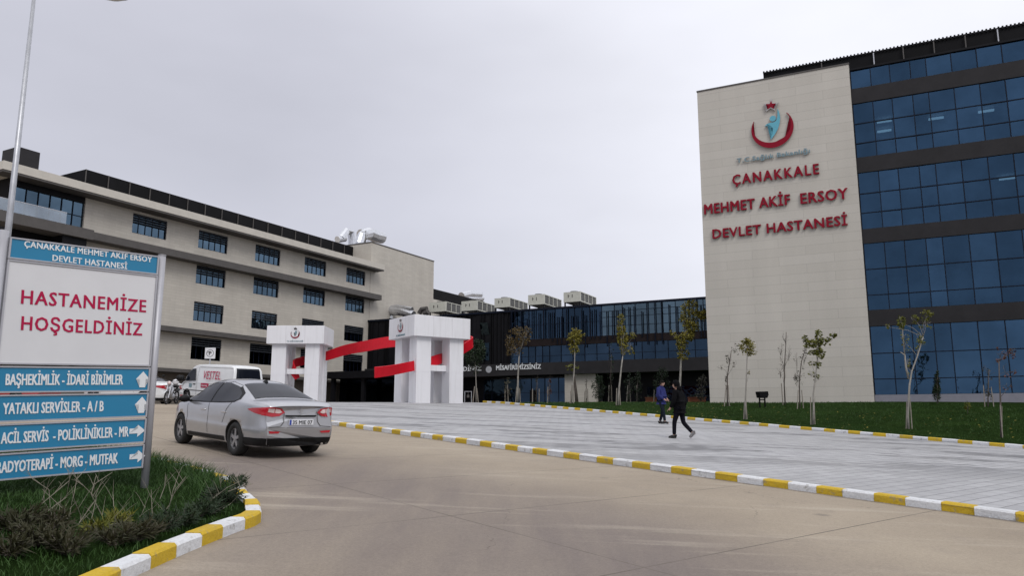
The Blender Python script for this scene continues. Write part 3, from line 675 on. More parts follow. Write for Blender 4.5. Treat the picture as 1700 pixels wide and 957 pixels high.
for u, v, z in ((1468, 201, 20.3), (1468, 217, 20.3), (1554, 196, 20.3), (1637, 184, 20.3), (1672, 296, 16.0), (1488, 439, 11.7), (1489, 446, 11.7), (1494, 456, 11.7), (1581, 433, 11.7), (1582, 447, 11.7), (1686, 430, 11.7), (1683, 438, 11.7)):
    p = inv @ on_z(u, v, z)
    if .5 < p.y < 6: MB().box(p.x - .42, p.x + .42, p.y - .11, p.y + .11, p.z - .06, p.z + .03).build('ceiling_light', M['lamp'], tower)
# lettering on the slab
def ttext(body, u0, v0, u1, v1, h, mats, y=-.09, depth=.10, bold=.036, sp=1.0):
    x0, z0 = fT(u0, v0, .16); x1, z1 = fT(u1, v1, .16)
    return text_mesh('lettering', body, mats, tower, x1 - x0, h, frame4(((x0 + x1) / 2, y, (z0 + z1) / 2 - ZB), (1, 0, 0), (0, 0, 1)), depth, bold, spacing=sp)
RD = [M['red'], M['redside']]
ttext('ÇANAKKALE', 1216, 298.5, 1359, 279.5, .67, RD, sp=1.25)
ttext('MEHMET AKİF', 1169, 347, 1311, 331, .68, RD, sp=1.08); ttext('ERSOY', 1329, 329, 1407, 320.5, .68, RD, sp=1.08)
ttext('DEVLET HASTANESİ', 1183, 388.5, 1406, 365, .62, RD, sp=1.08)
ttext('T.C.Sağlık Bakanlığı', 1223, 265, 1344, 250.5, .30, [M['greytxt'], M['redside']], bold=.035, depth=.06, sp=1.1)
def emblem(parent, cx, cz, s, y, depth, ms, base=(0, 0, 0)):
    """ministry emblem: open crescent ring, five pointed star, leaping figure; s = ring radius"""
    root = None
    def ext(poly, name, m):
        mb = MB(base); n = len(poly); V = [(cx + p[0] * s, y, cz + p[1] * s) for p in poly] + [(cx + p[0] * s, y + depth, cz + p[1] * s) for p in poly]
        mb.add(V, [(i, (i + 1) % n, n + (i + 1) % n, n + i) for i in range(n)], 1)
        bm = bmesh.new(); vs = [bm.verts.new(v) for v in V[:n]]; bm.faces.new(vs); r_ = bmesh.ops.triangulate(bm, faces=bm.faces[:]); bm.verts.index_update()
        mb.add([v.co for v in bm.verts], [tuple(v.index for v in f.verts) for f in bm.faces], 0); bm.free()
        return mb.build(name, [m, ms[3]], parent)
    A = [R(a) for a in np.linspace(150, 404, 34)]; th = lambda i: .035 + .25 * math.sin(math.pi * i / 33) ** 1.5
    ring = [(math.cos(a), math.sin(a)) for a in A] + [((1 - th(i)) * math.cos(a), (1 - th(i)) * math.sin(a)) for i, a in list(enumerate(A))[::-1]]
    star = lambda k: [((.37 if i % 2 == 0 else .145) * k * math.sin(i * math.pi / 5 + .1), 1.20 + (.37 if i % 2 == 0 else .145) * k * math.cos(i * math.pi / 5 + .1)) for i in range(10)]
    ext(ring, 'emblem_crescent', ms[0]); ext(star(1), 'emblem_star', ms[3]); y -= .02; ext(star(.68), 'emblem_star', ms[1]); y += .02
    ext([(.05 + .15 * math.cos(t), .50 + .15 * math.sin(t)) for t in np.linspace(0, 6.283, 15)[:-1]], 'emblem_head', ms[2])
    ext([(.30, .98), (.36, .80), (.40, .50), (.36, .20), (.26, -.08), (.10, -.34), (-.10, -.58), (-.04, -.36), (.02, -.16), (.03, .02), (-.06, .12), (-.20, .18), (-.36, .16), (-.24, .27), (-.08, .31), (.08, .30), (.20, .36), (.27, .55), (.29, .78)], 'emblem_figure', ms[2])
ex, ez = fT(1282, 213, .14)
emblem(tower, ex, ez, 1.26, -.14, .10, [M['red'], M['red'], M['cyan'], M['redside']], D_L)

# ------------------------------------------------------------------ white gate pylons and the red ribbon between them
def gate(name, label, o, xd, wx, wy, ztop, zbeam, logo, lu):
    xd = Vector(xd).normalized(); zb = g(o[0], o[1]); t = thing(name, label, 'gate', (o[0], o[1], zb), math.atan2(xd.y, xd.x), 'white gate pylons on the forecourt')
    h = ztop - zb; hb = zbeam - zb
    bm_ = MB().box(0, wx, 0, wy, hb, h).build('beam', M['white'], t, bevel=.02); q = MB()
    for f in (1 / 3, 2 / 3): q.box(wx * f - .006, wx * f + .006, -.0025, .01, hb + .03, h - .03); q.box(-.0025, .01, wy * f - .006, wy * f + .006, hb + .03, h - .03)
    q.build('panel_joint', M['greyjoint'], bm_)
    cw = .98; i = .33
    for x in (i, wx - i - cw):
        for y in (i * .8, wy - i * .8 - cw * .9):
            c = MB().box(x, x + cw, y, y + cw * .9, -.6, 1.92).box(x + .008, x + cw - .008, y + .008, y + cw * .9 - .008, 1.92, 1.94).box(x, x + cw, y, y + cw * .9, 1.94, hb - .002).build('column', M['white'], t)
    MB().box(i + cw + .01, wx - i - cw - .01, i + .3, i + .6, 2.05, 2.4).build('crossbar', M['white'], t)
    ms = [M['red'], M['ink'], M['greytxt'], M['redside']]
    e = link('emblem_holder', None, t)
    if logo == 'front': emblem(t, lu, hb + (h - hb) * .54, .31, -.04, .035, ms); text_mesh('lettering', 'T.C. SAĞLIK BAKANLIĞI', M['greytxt'], t, 1.1, .10, frame4((lu, -.012, hb + .17), (1, 0, 0), (0, 0, 1)), .02)
    else:
        e.rotation_euler = (0, 0, R(-90)); emblem(e, -lu, hb + (h - hb) * .54, .33, -.04, .035, ms)
        text_mesh('lettering', 'T.C. SAĞLIK BAKANLIĞI', M['greytxt'], t, 1.1, .10, frame4((-.012, lu, hb + .17), (0, -1, 0), (0, 0, 1)), .02)
        for c in list(e.children):
            c.parent = t; c.matrix_local = Matrix.Rotation(R(-90), 4, 'Z')
    bpy.data.objects.remove(e)
    return t
pL = at(443.5, 541, 53); pL2 = at(538.7, 541.3, 53)
gate('gate_pylon', 'white four legged gate pylon behind the silver car', (pL.x, pL.y), (1, 0, 0), pL2.x - pL.x, 2.9, pL.z, at(490, 571, 53).z, 'front', 1.96)
pR = at(688.4, 522, 45.5)
gate('gate_pylon', 'larger white four legged gate pylon turned at an angle, beside the round evergreen', (pR.x, pR.y), (.81, .588, 0), 3.92, 3.25, pR.z, at(688, 557.5, 45.5).z, 'side', 1.7)
def ribbon(name, label, pts, h, th=.09, n=10):
    P = [at(*p[:3]) for p in pts]; H = [p[3] if len(p) > 3 else h for p in pts]
    cr = lambda a, b, c, d, t: .5 * ((2 * b) + (c - a) * t + (2 * a - 5 * b + 4 * c - d) * t * t + (3 * b - a - 3 * c + d) * t ** 3)
    Q = []; K = []
    for i in range(len(P) - 1):
        a, b, c, d = P[max(i - 1, 0)], P[i], P[i + 1], P[min(i + 2, len(P) - 1)]
        for k in range(n): Q.append(cr(a, b, c, d, k / n)); K.append(H[i] + (H[i + 1] - H[i]) * k / n)
    Q.append(P[-1]); K.append(H[-1]); vs = []; base = sum(P, Vector()) / len(P); base.z = g(base.x, base.y)
    for i, q in enumerate(Q):
        t = (Q[min(i + 1, len(Q) - 1)] - Q[max(i - 1, 0)]).normalized(); s = t.cross(Vector((0, 0, 1))).normalized(); up = s.cross(t).normalized()
        up = (up + s * .25 * math.sin(i * .13)).normalized(); s = t.cross(up).normalized()
        vs += [q - base + s * a * th / 2 + up * b * K[i] / 2 for a, b in ((-1, -1), (1, -1), (1, 1), (-1, 1))]
    fs = [(i * 4 + k, i * 4 + (k + 1) % 4, i * 4 + 4 + (k + 1) % 4, i * 4 + 4 + k) for i in range(len(Q) - 1) for k in range(4)] + [(3, 2, 1, 0), tuple((len(Q) - 1) * 4 + k for k in range(4))]
    o = MB().add(vs, fs).build(name, M['ribbon'], None, False, bevel=.015); o.location = base
    return tag(o, label, 'sculpture')
ribbon('ribbon_sculpture', 'red metal ribbon band winding through both white gate pylons',
       [(494, 629, 54.0, .35), (487, 616, 53.9, .55), (488, 605, 54.3, .6), (502, 600, 55.2, .6), (523, 596, 55.6, .6), (547, 590, 55, .66), (572, 582, 54.4, .7), (600, 576.5, 53.4, .74), (650, 568, 52, .78), (700, 567, 51, .8), (745, 566, 51, .7), (770, 565, 50.6, .64), (784, 568, 50.0, .6), (772, 578, 49.5, .6), (748, 590, 49.0, .6),
        (726, 598, 47.7, .62), (700, 605, 46.6, .6), (672, 611, 45.6, .58), (646, 616, 44.6, .6), (622, 619, 43.8, .62)], .6)

# ------------------------------------------------------------------ roof plant on the glass wing
def chiller(u0, u1, u2, vt, vb, back, label):
    x0, z0 = fD(u0, vb, -back); x1, _ = fD(u1, vb, -back); _, z1 = fD(u0, vt, -back)
    zr = 14.92; p = DO + DX * x0 - DN * back; t = thing('chiller', label, 'chiller', (p.x, p.y, zr), wing.rotation_euler.z, 'rooftop chillers'); w = x1 - x0; d = 5.6; h0 = max(z0 - zr, .25); h1 = z1 - zr
    m = MB().box(0, w, 0, .12, h0, h1)
    for y in (.12, 1.5, 2.8, 4.1, d - .12): m.box(w - .1, w, y, y + .1, h0, h1 - .1); m.box(0, .1, y, y + .1, h0, h1 - .1)
    m.box(0, w, .12, d, h1 - .1, h1).box(0, w, .12, d, h0, h0 + .12); m.build('housing', M['chiller'], t)
    MB().box(.06, w - .06, .13, d - .05, h0 + .13, h1 - .11).build('coil', M['coil'], t)
    m = MB()
    for x in (.05, w - .2):
        for y in (.1, d / 2, d - .3): m.box(x, x + .15, y, y + .15, 0, h0 - .002)
    m.build('feet', M['dark'], t)
    for k in range(4):
        c = (w / 2, .8 + k * 1.32, h1); m = MB().tube([(c[0], c[1], c[2] + .002), (c[0], c[1], c[2] + .16)], .5, 14); m.build('fan_cowl', M['coil'], t)
    m = MB().box(w * .26, w * .30, -.02, -.001, h0 + .55, h0 + .95).box(w * .30, w * .36, -.02, -.001, h0 + .75, h0 + .8).box(w * .5, w * .54, -.02, -.001, h0 + .55, h0 + .95); m.build('vent_mark', M['ledge'], t)
for a in ((712, 740, 765, 503, 519, 7, 'chiller just right of the silver roof duct, leftmost of the row'), (766, 792, 820, 501, 517, 6, 'chiller standing second from the silver roof duct'),
          (821, 846, 876, 496, 511.5, 5, 'chiller in the middle of the roof row'), (877, 904, 934, 490.5, 507, 4, 'chiller second from the right end of the row'), (936, 964, 991, 486, 502.5, 3.4, 'chiller at the far right end of the row')): chiller(*a)
def duct(label, runs, back, mats='duct', zb=14.92, ff=None, N=None, O=None, Xd=None, cap=True):
    P0 = O - N * back; base = None; root = None
    for pts, r in runs:
        Q = []
        for u, v in pts: P = on_plane(u, v, P0, Xd); Q.append(P)
        if root is None:
            base = Vector((Q[0].x, Q[0].y, zb)); root = thing('air_duct', label, 'duct', base)
        MB().tube([q - base for q in Q], r, 10).build('duct_run', M[mats], root, smooth=False)
    return root
dd = duct('silver foil clad duct with bends low on the glass wing roof', [([(628, 524), (633, 519), (650, 516), (668, 518), (686, 524)], .62), ([(640, 514), (660, 510.5), (684, 515)], .42), ([(629, 528), (650, 528)], .35)], 5, N=DN, O=DO, Xd=DX)
MB().box(-.3, 4.6, -.5, .5, .0, .9).build('plenum', M['ledge'], dd)
duct('small dark cowled roof vent beside the silver duct', [([(696, 521), (700, 514), (709, 513)], .35), ([(704, 522), (711, 518)], .42)], 6, 'ledge', N=DN, O=DO, Xd=DX)
duct('tall pair of silver ducts rising beside the black roof screen', [([(585, 428), (584.5, 400), (583, 386), (575, 384), (566, 396)], .55), ([(594, 427), (596, 404), (600, 391), (606, 386)], .6), ([(560, 398), (572, 396)], .5)], 5.5, zb=22.7, N=SN, O=LO, Xd=SX)
duct('silver duct lying on top of the cream block', [([(600, 391), (612, 388), (622, 392), (634, 395)], .95), ([(606, 392), (606, 404)], .5)], 6.8, zb=22.7, N=SN, O=LO, Xd=SX)
duct('bulky foil clad duct on the rear wing roof', [([(766, 492), (778, 489), (796, 490)], .75), ([(770, 497), (800, 496)], .6), ([(799, 486), (799.5, 500)], .35)], 12, zb=20.4, N=SN, O=LO, Xd=SX)
mp = thing('roof_mast', 'thin metal mast standing on the corner of the cream block', 'mast', on_plane(606.8, 401, LO - SN * 2, SX)); P1 = on_plane(607.5, 383, LO - SN * 2, SX) - mp.location
MB().tube([(0, 0, -.5), P1], .05, 6).tube([P1 + Vector((-.7, 0, -.2)), P1 + Vector((.0, 0, -.15))], .04, 5).build('pole', M['ledge'], mp)

# ------------------------------------------------------------------ lamp post
pp = at(5, 460, 15.5); lz = g(pp.x, pp.y) + .1
lamp = thing('street_lamp', 'tall tapered galvanised lamp post with a curved arm behind the direction sign', 'street lamp', (pp.x, pp.y, lz))
hh = at(55, 0, 15.5).z - lz
MB().tube([(0, 0, -.2), (0, 0, hh + .35)], [.085, .036], 14).tube([(0, 0, 0), (0, 0, .9)], .10, 14).build('pole', M['metal'], lamp, True)
ax = at(196, -1, 15.5) - lamp.location
MB().tube([(0, 0, hh + .2), (.1, 0, hh + .5), (.5, 0, hh + .72), (ax.x - .35, 0, ax.z + .16)], .03, 10).build('arm', M['metal'], lamp, True)
hd = MB().ball((ax.x - .05, 0, ax.z + .08), (.36, .13, .09), 14).build('lamp_head', M['metal'], lamp, True)
MB().ball((ax.x - .05, 0, ax.z + .05), (.24, .10, .075), 12).build('diffuser', M['signwhite'], hd, True)

# ------------------------------------------------------------------ direction sign on the island
SA = R(37.06); sd = Vector((math.sin(SA), math.cos(SA), 0)); sup = Vector((0, 0, 1)); tiltv = .040
sp = gp(238, 832); sp.z = isl_z(sp.x, sp.y)
sign = thing('direction_sign', 'tall hospital direction sign with blue and white panels on the island', 'sign', sp, math.atan2(sd.y, sd.x))
SXv = Vector((1, 0, tiltv)).normalized()               # boards climb with the hill
WS = 1.87
zt = 3.83 - sp.z
MB().tube([(0, 0, -.3), (0, 0, zt)], .047, 14).tube([(0, 0, zt + .001), (0, 0, zt + .012)], .051, 14).build('post', M['signpost'], sign, True)
MB().tube([(-WS, 0, -.3), (-WS, 0, zt - WS * tiltv * .3)], .055, 14).build('post', M['signpost'], sign, True)
def board(z0, z1, m, name='panel', x0=-WS + .06, x1=-.058):
    a, b = z0 - sp.z, z1 - sp.z; sh = lambda x, z: z + tiltv * x
    def slab(xa, xb, za, zc, ya, yb): 
        mb = MB(); mb.add([(xa, ya, sh(xa, za)), (xb, ya, sh(xb, za)), (xb, yb, sh(xb, za)), (xa, yb, sh(xa, za)), (xa, ya, sh(xa, zc)), (xb, ya, sh(xb, zc)), (xb, yb, sh(xb, zc)), (xa, yb, sh(xa, zc))],
               [(0, 3, 2, 1), (4, 5, 6, 7), (0, 1, 5, 4), (1, 2, 6, 5), (2, 3, 7, 6), (3, 0, 4, 7)]); return mb
    p = slab(x0 + .02, x1 - .02, a + .018, b - .018, -.028, .03).build(name, m, sign)
    f = MB()
    for q in (slab(x0, x1, a, a + .017, -.04, .04), slab(x0, x1, b - .017, b, -.04, .04), slab(x0, x0 + .019, a + .018, b - .018, -.04, .04), slab(x1 - .019, x1, a + .018, b - .018, -.04, .04)): f.add(q.v, q.f)
    f.build('panel_frame', M['signpost'], p); return p, a, b
def stext(p, body, xa, xb, zc, h, m, bold=.0, sp_=1.0):
    x = (xa + xb) / 2; return text_mesh('lettering', body, m, p, xb - xa, h, frame4((x, -.031, zc - sp.z + tiltv * x), SXv, Vector((-tiltv, 0, 1))), .006, bold, spacing=sp_)
def sx(u, v): return (on_plane(u, v, sp, sd) - sp).dot(sd)
p1, *_ = board(3.565, 3.815, M['signblue']); p2, *_ = board(2.373, 3.557, M['signwhite'])
stext(p1, 'ÇANAKKALE MEHMET AKİF ERSOY', sx(38, 410), sx(250, 430), 3.757, .074, M['signtxt'], .03, 1.05); stext(p1, 'DEVLET HASTANESİ', sx(85, 432), sx(209, 441), 3.632, .074, M['signtxt'], .03, 1.05)
stext(p2, 'HASTANEMİZE', sx(33, 502), sx(240, 513), 3.145, .165, M['signred'], .022, 1.12); stext(p2, 'HOŞGELDİNİZ', sx(33, 546), sx(233, 557), 2.845, .165, M['signred'], .022, 1.12)
def arrow(p, xc, zc, up):
    s = .100 if up else .086; poly = [(-.36, -1), (.36, -1), (.36, .05), (.86, .05), (0, 1), (-.86, .05), (-.36, .05)]
    if not up: poly = [(y * 1.15, -x) for x, y in poly]
    V = [(xc + a * s, -.0335, zc - sp.z + tiltv * xc + b * s + tiltv * a * s) for a, b in poly]; V2 = [(a, -.0285, c) for a, b, c in V]
    bm = bmesh.new(); bm.faces.new([bm.verts.new(v) for v in V]); bmesh.ops.triangulate(bm, faces=bm.faces[:]); bm.verts.index_update()
    mb = MB().add([v.co for v in bm.verts], [tuple(q.index for q in f.verts) for f in bm.faces]); bm.free(); mb.add(V + V2, [(i, (i + 1) % 7, 7 + (i + 1) % 7, 7 + i) for i in range(7)])
    mb.build('arrow', M['signtxt'], p)
for body, z0, z1, ua, ub, vm, up in (('BAŞHEKİMLİK - İDARİ BİRİMLER', 2.057, 2.355, 8, 202, 629, 1), ('YATAKLI SERVİSLER - A / B', 1.735, 2.037, 4, 170, 672, 1), ('ACİL SERVİS  - POLİKLİNİKLER - MR', 1.413, 1.717, 1, 211, 719, 0), ('RADYOTERAPİ - MORG - MUTFAK', 1.105, 1.395, -6, 193, 765, 0)):
    p, *_ = board(z0, z1, M['signblue']); stext(p, body, sx(ua, vm), sx(ub, vm), (z0 + z1) / 2, .128, M['signtxt'], .027)
    arrow(p, sx({1: 235, 0: 227.5}[up] - (0 if z0 > 1.8 else 2), vm), (z0 + z1) / 2, up)

# ------------------------------------------------------------------ no parking sign
q = at(349, 587, 40); qz = g(q.x, q.y); nps = thing('parking_sign', 'square white parking sign with a circled letter above the van', 'sign', (q.x, q.y, qz))
MB().tube([(0, .03, -.2), (0, .03, q.z - qz + .2)], .03, 8).build('post', M['metal'], nps)
pl = MB().box(-.27, .27, -.02, 0, q.z - qz - .28, q.z - qz + .28).build('panel', M['signwhite'], nps, bevel=.01)
m = MB(); tt = np.linspace(0, 6.2832, 29)[:-1]
vs = [(r_ * math.cos(t), -.024, q.z - qz + r_ * math.sin(t)) for r_ in (.165, .19) for t in tt]; m.add(vs, [(i, (i + 1) % 28, 28 + (i + 1) % 28, 28 + i) for i in range(28)])
m.obox((-.085, -.0255, q.z - qz + .06), (.06, 0, .03), (0, .001, 0), (-.008, 0, .014)); m.build('ring', M['ink'], pl)
text_mesh('lettering', 'P', M['ink'], pl, .12, .19, frame4((.01, -.026, q.z - qz), (1, 0, 0), (0, 0, 1)), .004, .06)

# ------------------------------------------------------------------ vehicles
def bvh_of(me): 
    bm = bmesh.new(); bm.from_mesh(me); b = BVHTree.FromBMesh(bm); bm.free(); return b
DIRS = {'L': lambda p: ((p[0], 3, p[1]), (0, -1, 0)), 'R': lambda p: ((p[0], -3, p[1]), (0, 1, 0)), 'T': lambda p: ((p[0], p[1], 4), (0, 0, -1)), 'B': lambda p: ((-5, p[0], p[1]), (1, 0, 0)), 'F': lambda p: ((5, p[0], p[1]), (-1, 0, 0))}
def patch(bv, poly, mode, off, name, m, parent, edge=.07):
    bm = bmesh.new(); bm.faces.new([bm.verts.new((p[0], p[1], 0)) for p in poly]); bmesh.ops.triangulate(bm, faces=bm.faces[:])
    for _ in range(5):
        long = [e for e in bm.edges if e.calc_length() > edge]
        if not long: break
        bmesh.ops.subdivide_edges(bm, edges=long, cuts=1); bmesh.ops.triangulate(bm, faces=bm.faces[:])
    for v in bm.verts:
        o, d = DIRS[mode](v.co); h = bv.ray_cast(Vector(o), Vector(d))
        if h[0] is None:
            nn = bv.find_nearest(Vector(o) + Vector(d) * 2.2); v.co = nn[0] + nn[1] * off
        else: v.co = h[0] - Vector(d) * off * .6 + h[1] * off * .6
    bmesh.ops.recalc_face_normals(bm, faces=bm.faces)
    me = bpy.data.meshes.new(name); bm.to_mesh(me); bm.free(); me.materials.append(m); me.polygons.foreach_set('use_smooth', [True] * len(me.polygons)); return link(name, me, parent)
def wheel(parent, x, y, r, w, side, spokes=5):
    prof = [(r * .62, -w / 2), (r * .9, -w / 2), (r * .985, -w * .36), (r, -w * .2), (r, w * .2), (r * .985, w * .36), (r * .9, w / 2), (r * .62, w / 2)]; n = 28; vs = []; fs = []
    for k in range(n):
        a = 2 * math.pi * k / n; vs += [(x + p[0] * math.cos(a), y + p[1], r + p[0] * math.sin(a)) for p in prof]
    q = len(prof); fs = [(k * q + i, k * q + (i + 1) % q, ((k + 1) % n) * q + (i + 1) % q, ((k + 1) % n) * q + i) for k in range(n) for i in range(q)]
    t = MB().add(vs, fs).build('wheel', M['rubber'], parent, True)
    m = MB(); yo = y + side * w * .30
    m.tube([(x, yo - side * .10, r), (x, yo - side * .07, r)], r * .63, 24)
    rim = m.build('wheel_well', M['trim'], t)
    m = MB()
    for k in range(spokes):
        a = 2 * math.pi * k / spokes + .3; c, s = math.cos(a), math.sin(a)
        m.obox((x + c * r * .34, yo, r + s * r * .34), (c * r * .30, 0, s * r * .30), (0, .016, 0), (-s * r * .095, 0, c * r * .095))
    m.tube([(x, yo - .02, r), (x, yo + side * .022, r)], r * .15, 14)
    ring = []; 
    for k in range(24):
        a = 2 * math.pi * k / 24; ring += [(x + rr * math.cos(a), yo + yy, r + rr * math.sin(a)) for rr, yy in ((r * .56, .02 * side), (r * .65, .02 * side), (r * .65, -.05 * side), (r * .56, -.05 * side))]
    m.add(ring, [(k * 4 + i, k * 4 + (i + 1) % 4, ((k + 1) % 24) * 4 + (i + 1) % 4, ((k + 1) % 24) * 4 + i) for k in range(24) for i in range(4)])
    m.build('rim', M['rim'], t); return t
def cut_arches(me, xs, r, rz, w):
    o = bpy.data.objects.new('tmp', me); COL.objects.link(o); cs = []
    for x in xs:
        m = MB().tube([(x, -w, rz), (x, w, rz)], r, 36); c = m.build('tmp_cut', M['trim']); cs.append(c)
        b = o.modifiers.new('cut', 'BOOLEAN'); b.operation = 'DIFFERENCE'; b.object = c; b.solver = 'EXACT'
    bpy.context.view_layer.update()
    out = bpy.data.meshes.new_from_object(o.evaluated_get(bpy.context.evaluated_depsgraph_get()))
    for c in cs + [o]: bpy.data.objects.remove(c)
    return out
def dark_wells(me, xs, r, rz):                        # inside of the wheel arches is bare black plastic
    me.materials.append(M['trim'])
    for p in me.polygons:
        for x in xs:
            if all(math.hypot(me.vertices[i].co.x - x, me.vertices[i].co.z - rz) < r + .004 for i in p.vertices): p.material_index = 1
def tab(*p):
    X = np.array(p[0::2], float); Y = np.array(p[1::2], float); i = np.argsort(X); X, Y = X[i], Y[i]
    xs = np.linspace(X[0], X[-1], 400); ys = np.interp(xs, X, Y); k = np.ones(13) / 13
    yp = np.concatenate([np.full(6, ys[0]), ys, np.full(6, ys[-1])]); ys = np.convolve(yp, k, 'valid'); return lambda x: float(np.interp(x, xs, ys))
def sedan_mesh():
    zt = tab(-2.34, .99, -2.30, 1.05, -2.15, 1.095, -1.85, 1.115, -1.66, 1.125, -1.3, 1.265, -.9, 1.39, -.5, 1.458, 0, 1.48, .35, 1.462, .65, 1.39, 1.0, 1.205, 1.33, 1.03, 1.6, .985, 1.9, .90, 2.12, .80, 2.24, .68, 2.28, .58)
    zb = tab(-2.34, .93, -2.2, 1.0, -1.7, 1.03, -1.3, 1.02, -.6, .975, .3, .94, 1.1, .915, 1.35, .92, 1.7, .87, 2.05, .74, 2.28, .52)
    wb = tab(-2.34, .66, -2.25, .74, -2.0, .815, -1.6, .865, -1, .89, 0, .895, 1, .88, 1.6, .845, 2.0, .75, 2.2, .58, 2.28, .44)
    wr = tab(-2.34, .58, -2.0, .72, -1.68, .70, -1.3, .61, -.9, .57, 0, .58, .5, .565, .9, .61, 1.33, .73, 1.8, .68, 2.1, .55, 2.28, .36)
    dr = tab(-2.34, .02, -1.9, .03, -1.3, .045, 0, .06, .9, .05, 1.4, .04, 2.28, .04)
    vs = []; nx = 96
    for i in range(nx + 1):
        x = -2.34 + 4.62 * i / nx; w = wb(x) + .012; z0 = .21 + .05 * smooth(1.8, 2.28, x) + .04 * smooth(-1.9, -2.34, x); T = zt(x); B = min(zb(x), T - .04); rr = wr(x); zr = T - dr(x); bw = wb(x)
        mid = .62 if B > .75 else B - .12
        P = [(0, z0), (w * .55, z0), (w - .09, z0 + .005), (w - .03, z0 + .07), (w - .012, z0 + .17), (w + .004, mid - .10), (w, mid), (bw + .006, B - .09), (bw - .004, B - .02), (bw - .03, B + .035 * min(1, (zr - B) / .2)), (bw + (rr - bw) * .5 + .015 * min(1, (zr - B) / .3), B + (zr - B) * .52), (rr + .035, zr - .045 * min(1, (zr - B) / .2)), (rr - .05, zr), (rr * .6, T - dr(x) * .3), (0, T)]
        # smooth the half section
        Q = []
        for k in range(len(P) - 1):
            a, b, c, d = P[max(k - 1, 0)], P[k], P[k + 1], P[min(k + 2, len(P) - 1)]
            for s in (0, .33, .66):
                Q.append(tuple(.5 * (2 * b[j] + (c[j] - a[j]) * s + (2 * a[j] - 5 * b[j] + 4 * c[j] - d[j]) * s * s + (3 * b[j] - a[j] - 3 * c[j] + d[j]) * s ** 3) for j in (0, 1)))
        Q.append(P[-1]); full = [(x, -y, z) for y, z in Q[::-1]] + [(x, y, z) for y, z in Q[1:]]; full = full[:-1]
        for (X, y, z) in full:
            dx = 0
            if X < -1.95:
                k = ((X + 1.95) / -.39) ** 2; dx = k * float(np.interp(z, [.2, .32, .45, .62, .70, .9, 1.02, 1.1], [.16, .04, -.02, -.02, .05, .06, .015, .02])) + k * .10 * (abs(y) / .8) ** 3
            elif X > 1.8: dx = -((X - 1.8) / .48) ** 2 * .12 * (abs(y) / .6) ** 2
            vs.append((X + dx, y, z))
    n = len(vs) // (nx + 1); fs = [(i * n + k, i * n + (k + 1) % n, (i + 1) * n + (k + 1) % n, (i + 1) * n + k) for i in range(nx) for k in range(n)] + [tuple(range(n)), tuple(nx * n + k for k in range(n))[::-1]]
    me = MB().add(vs, fs).mesh('body', M['silver']); return me
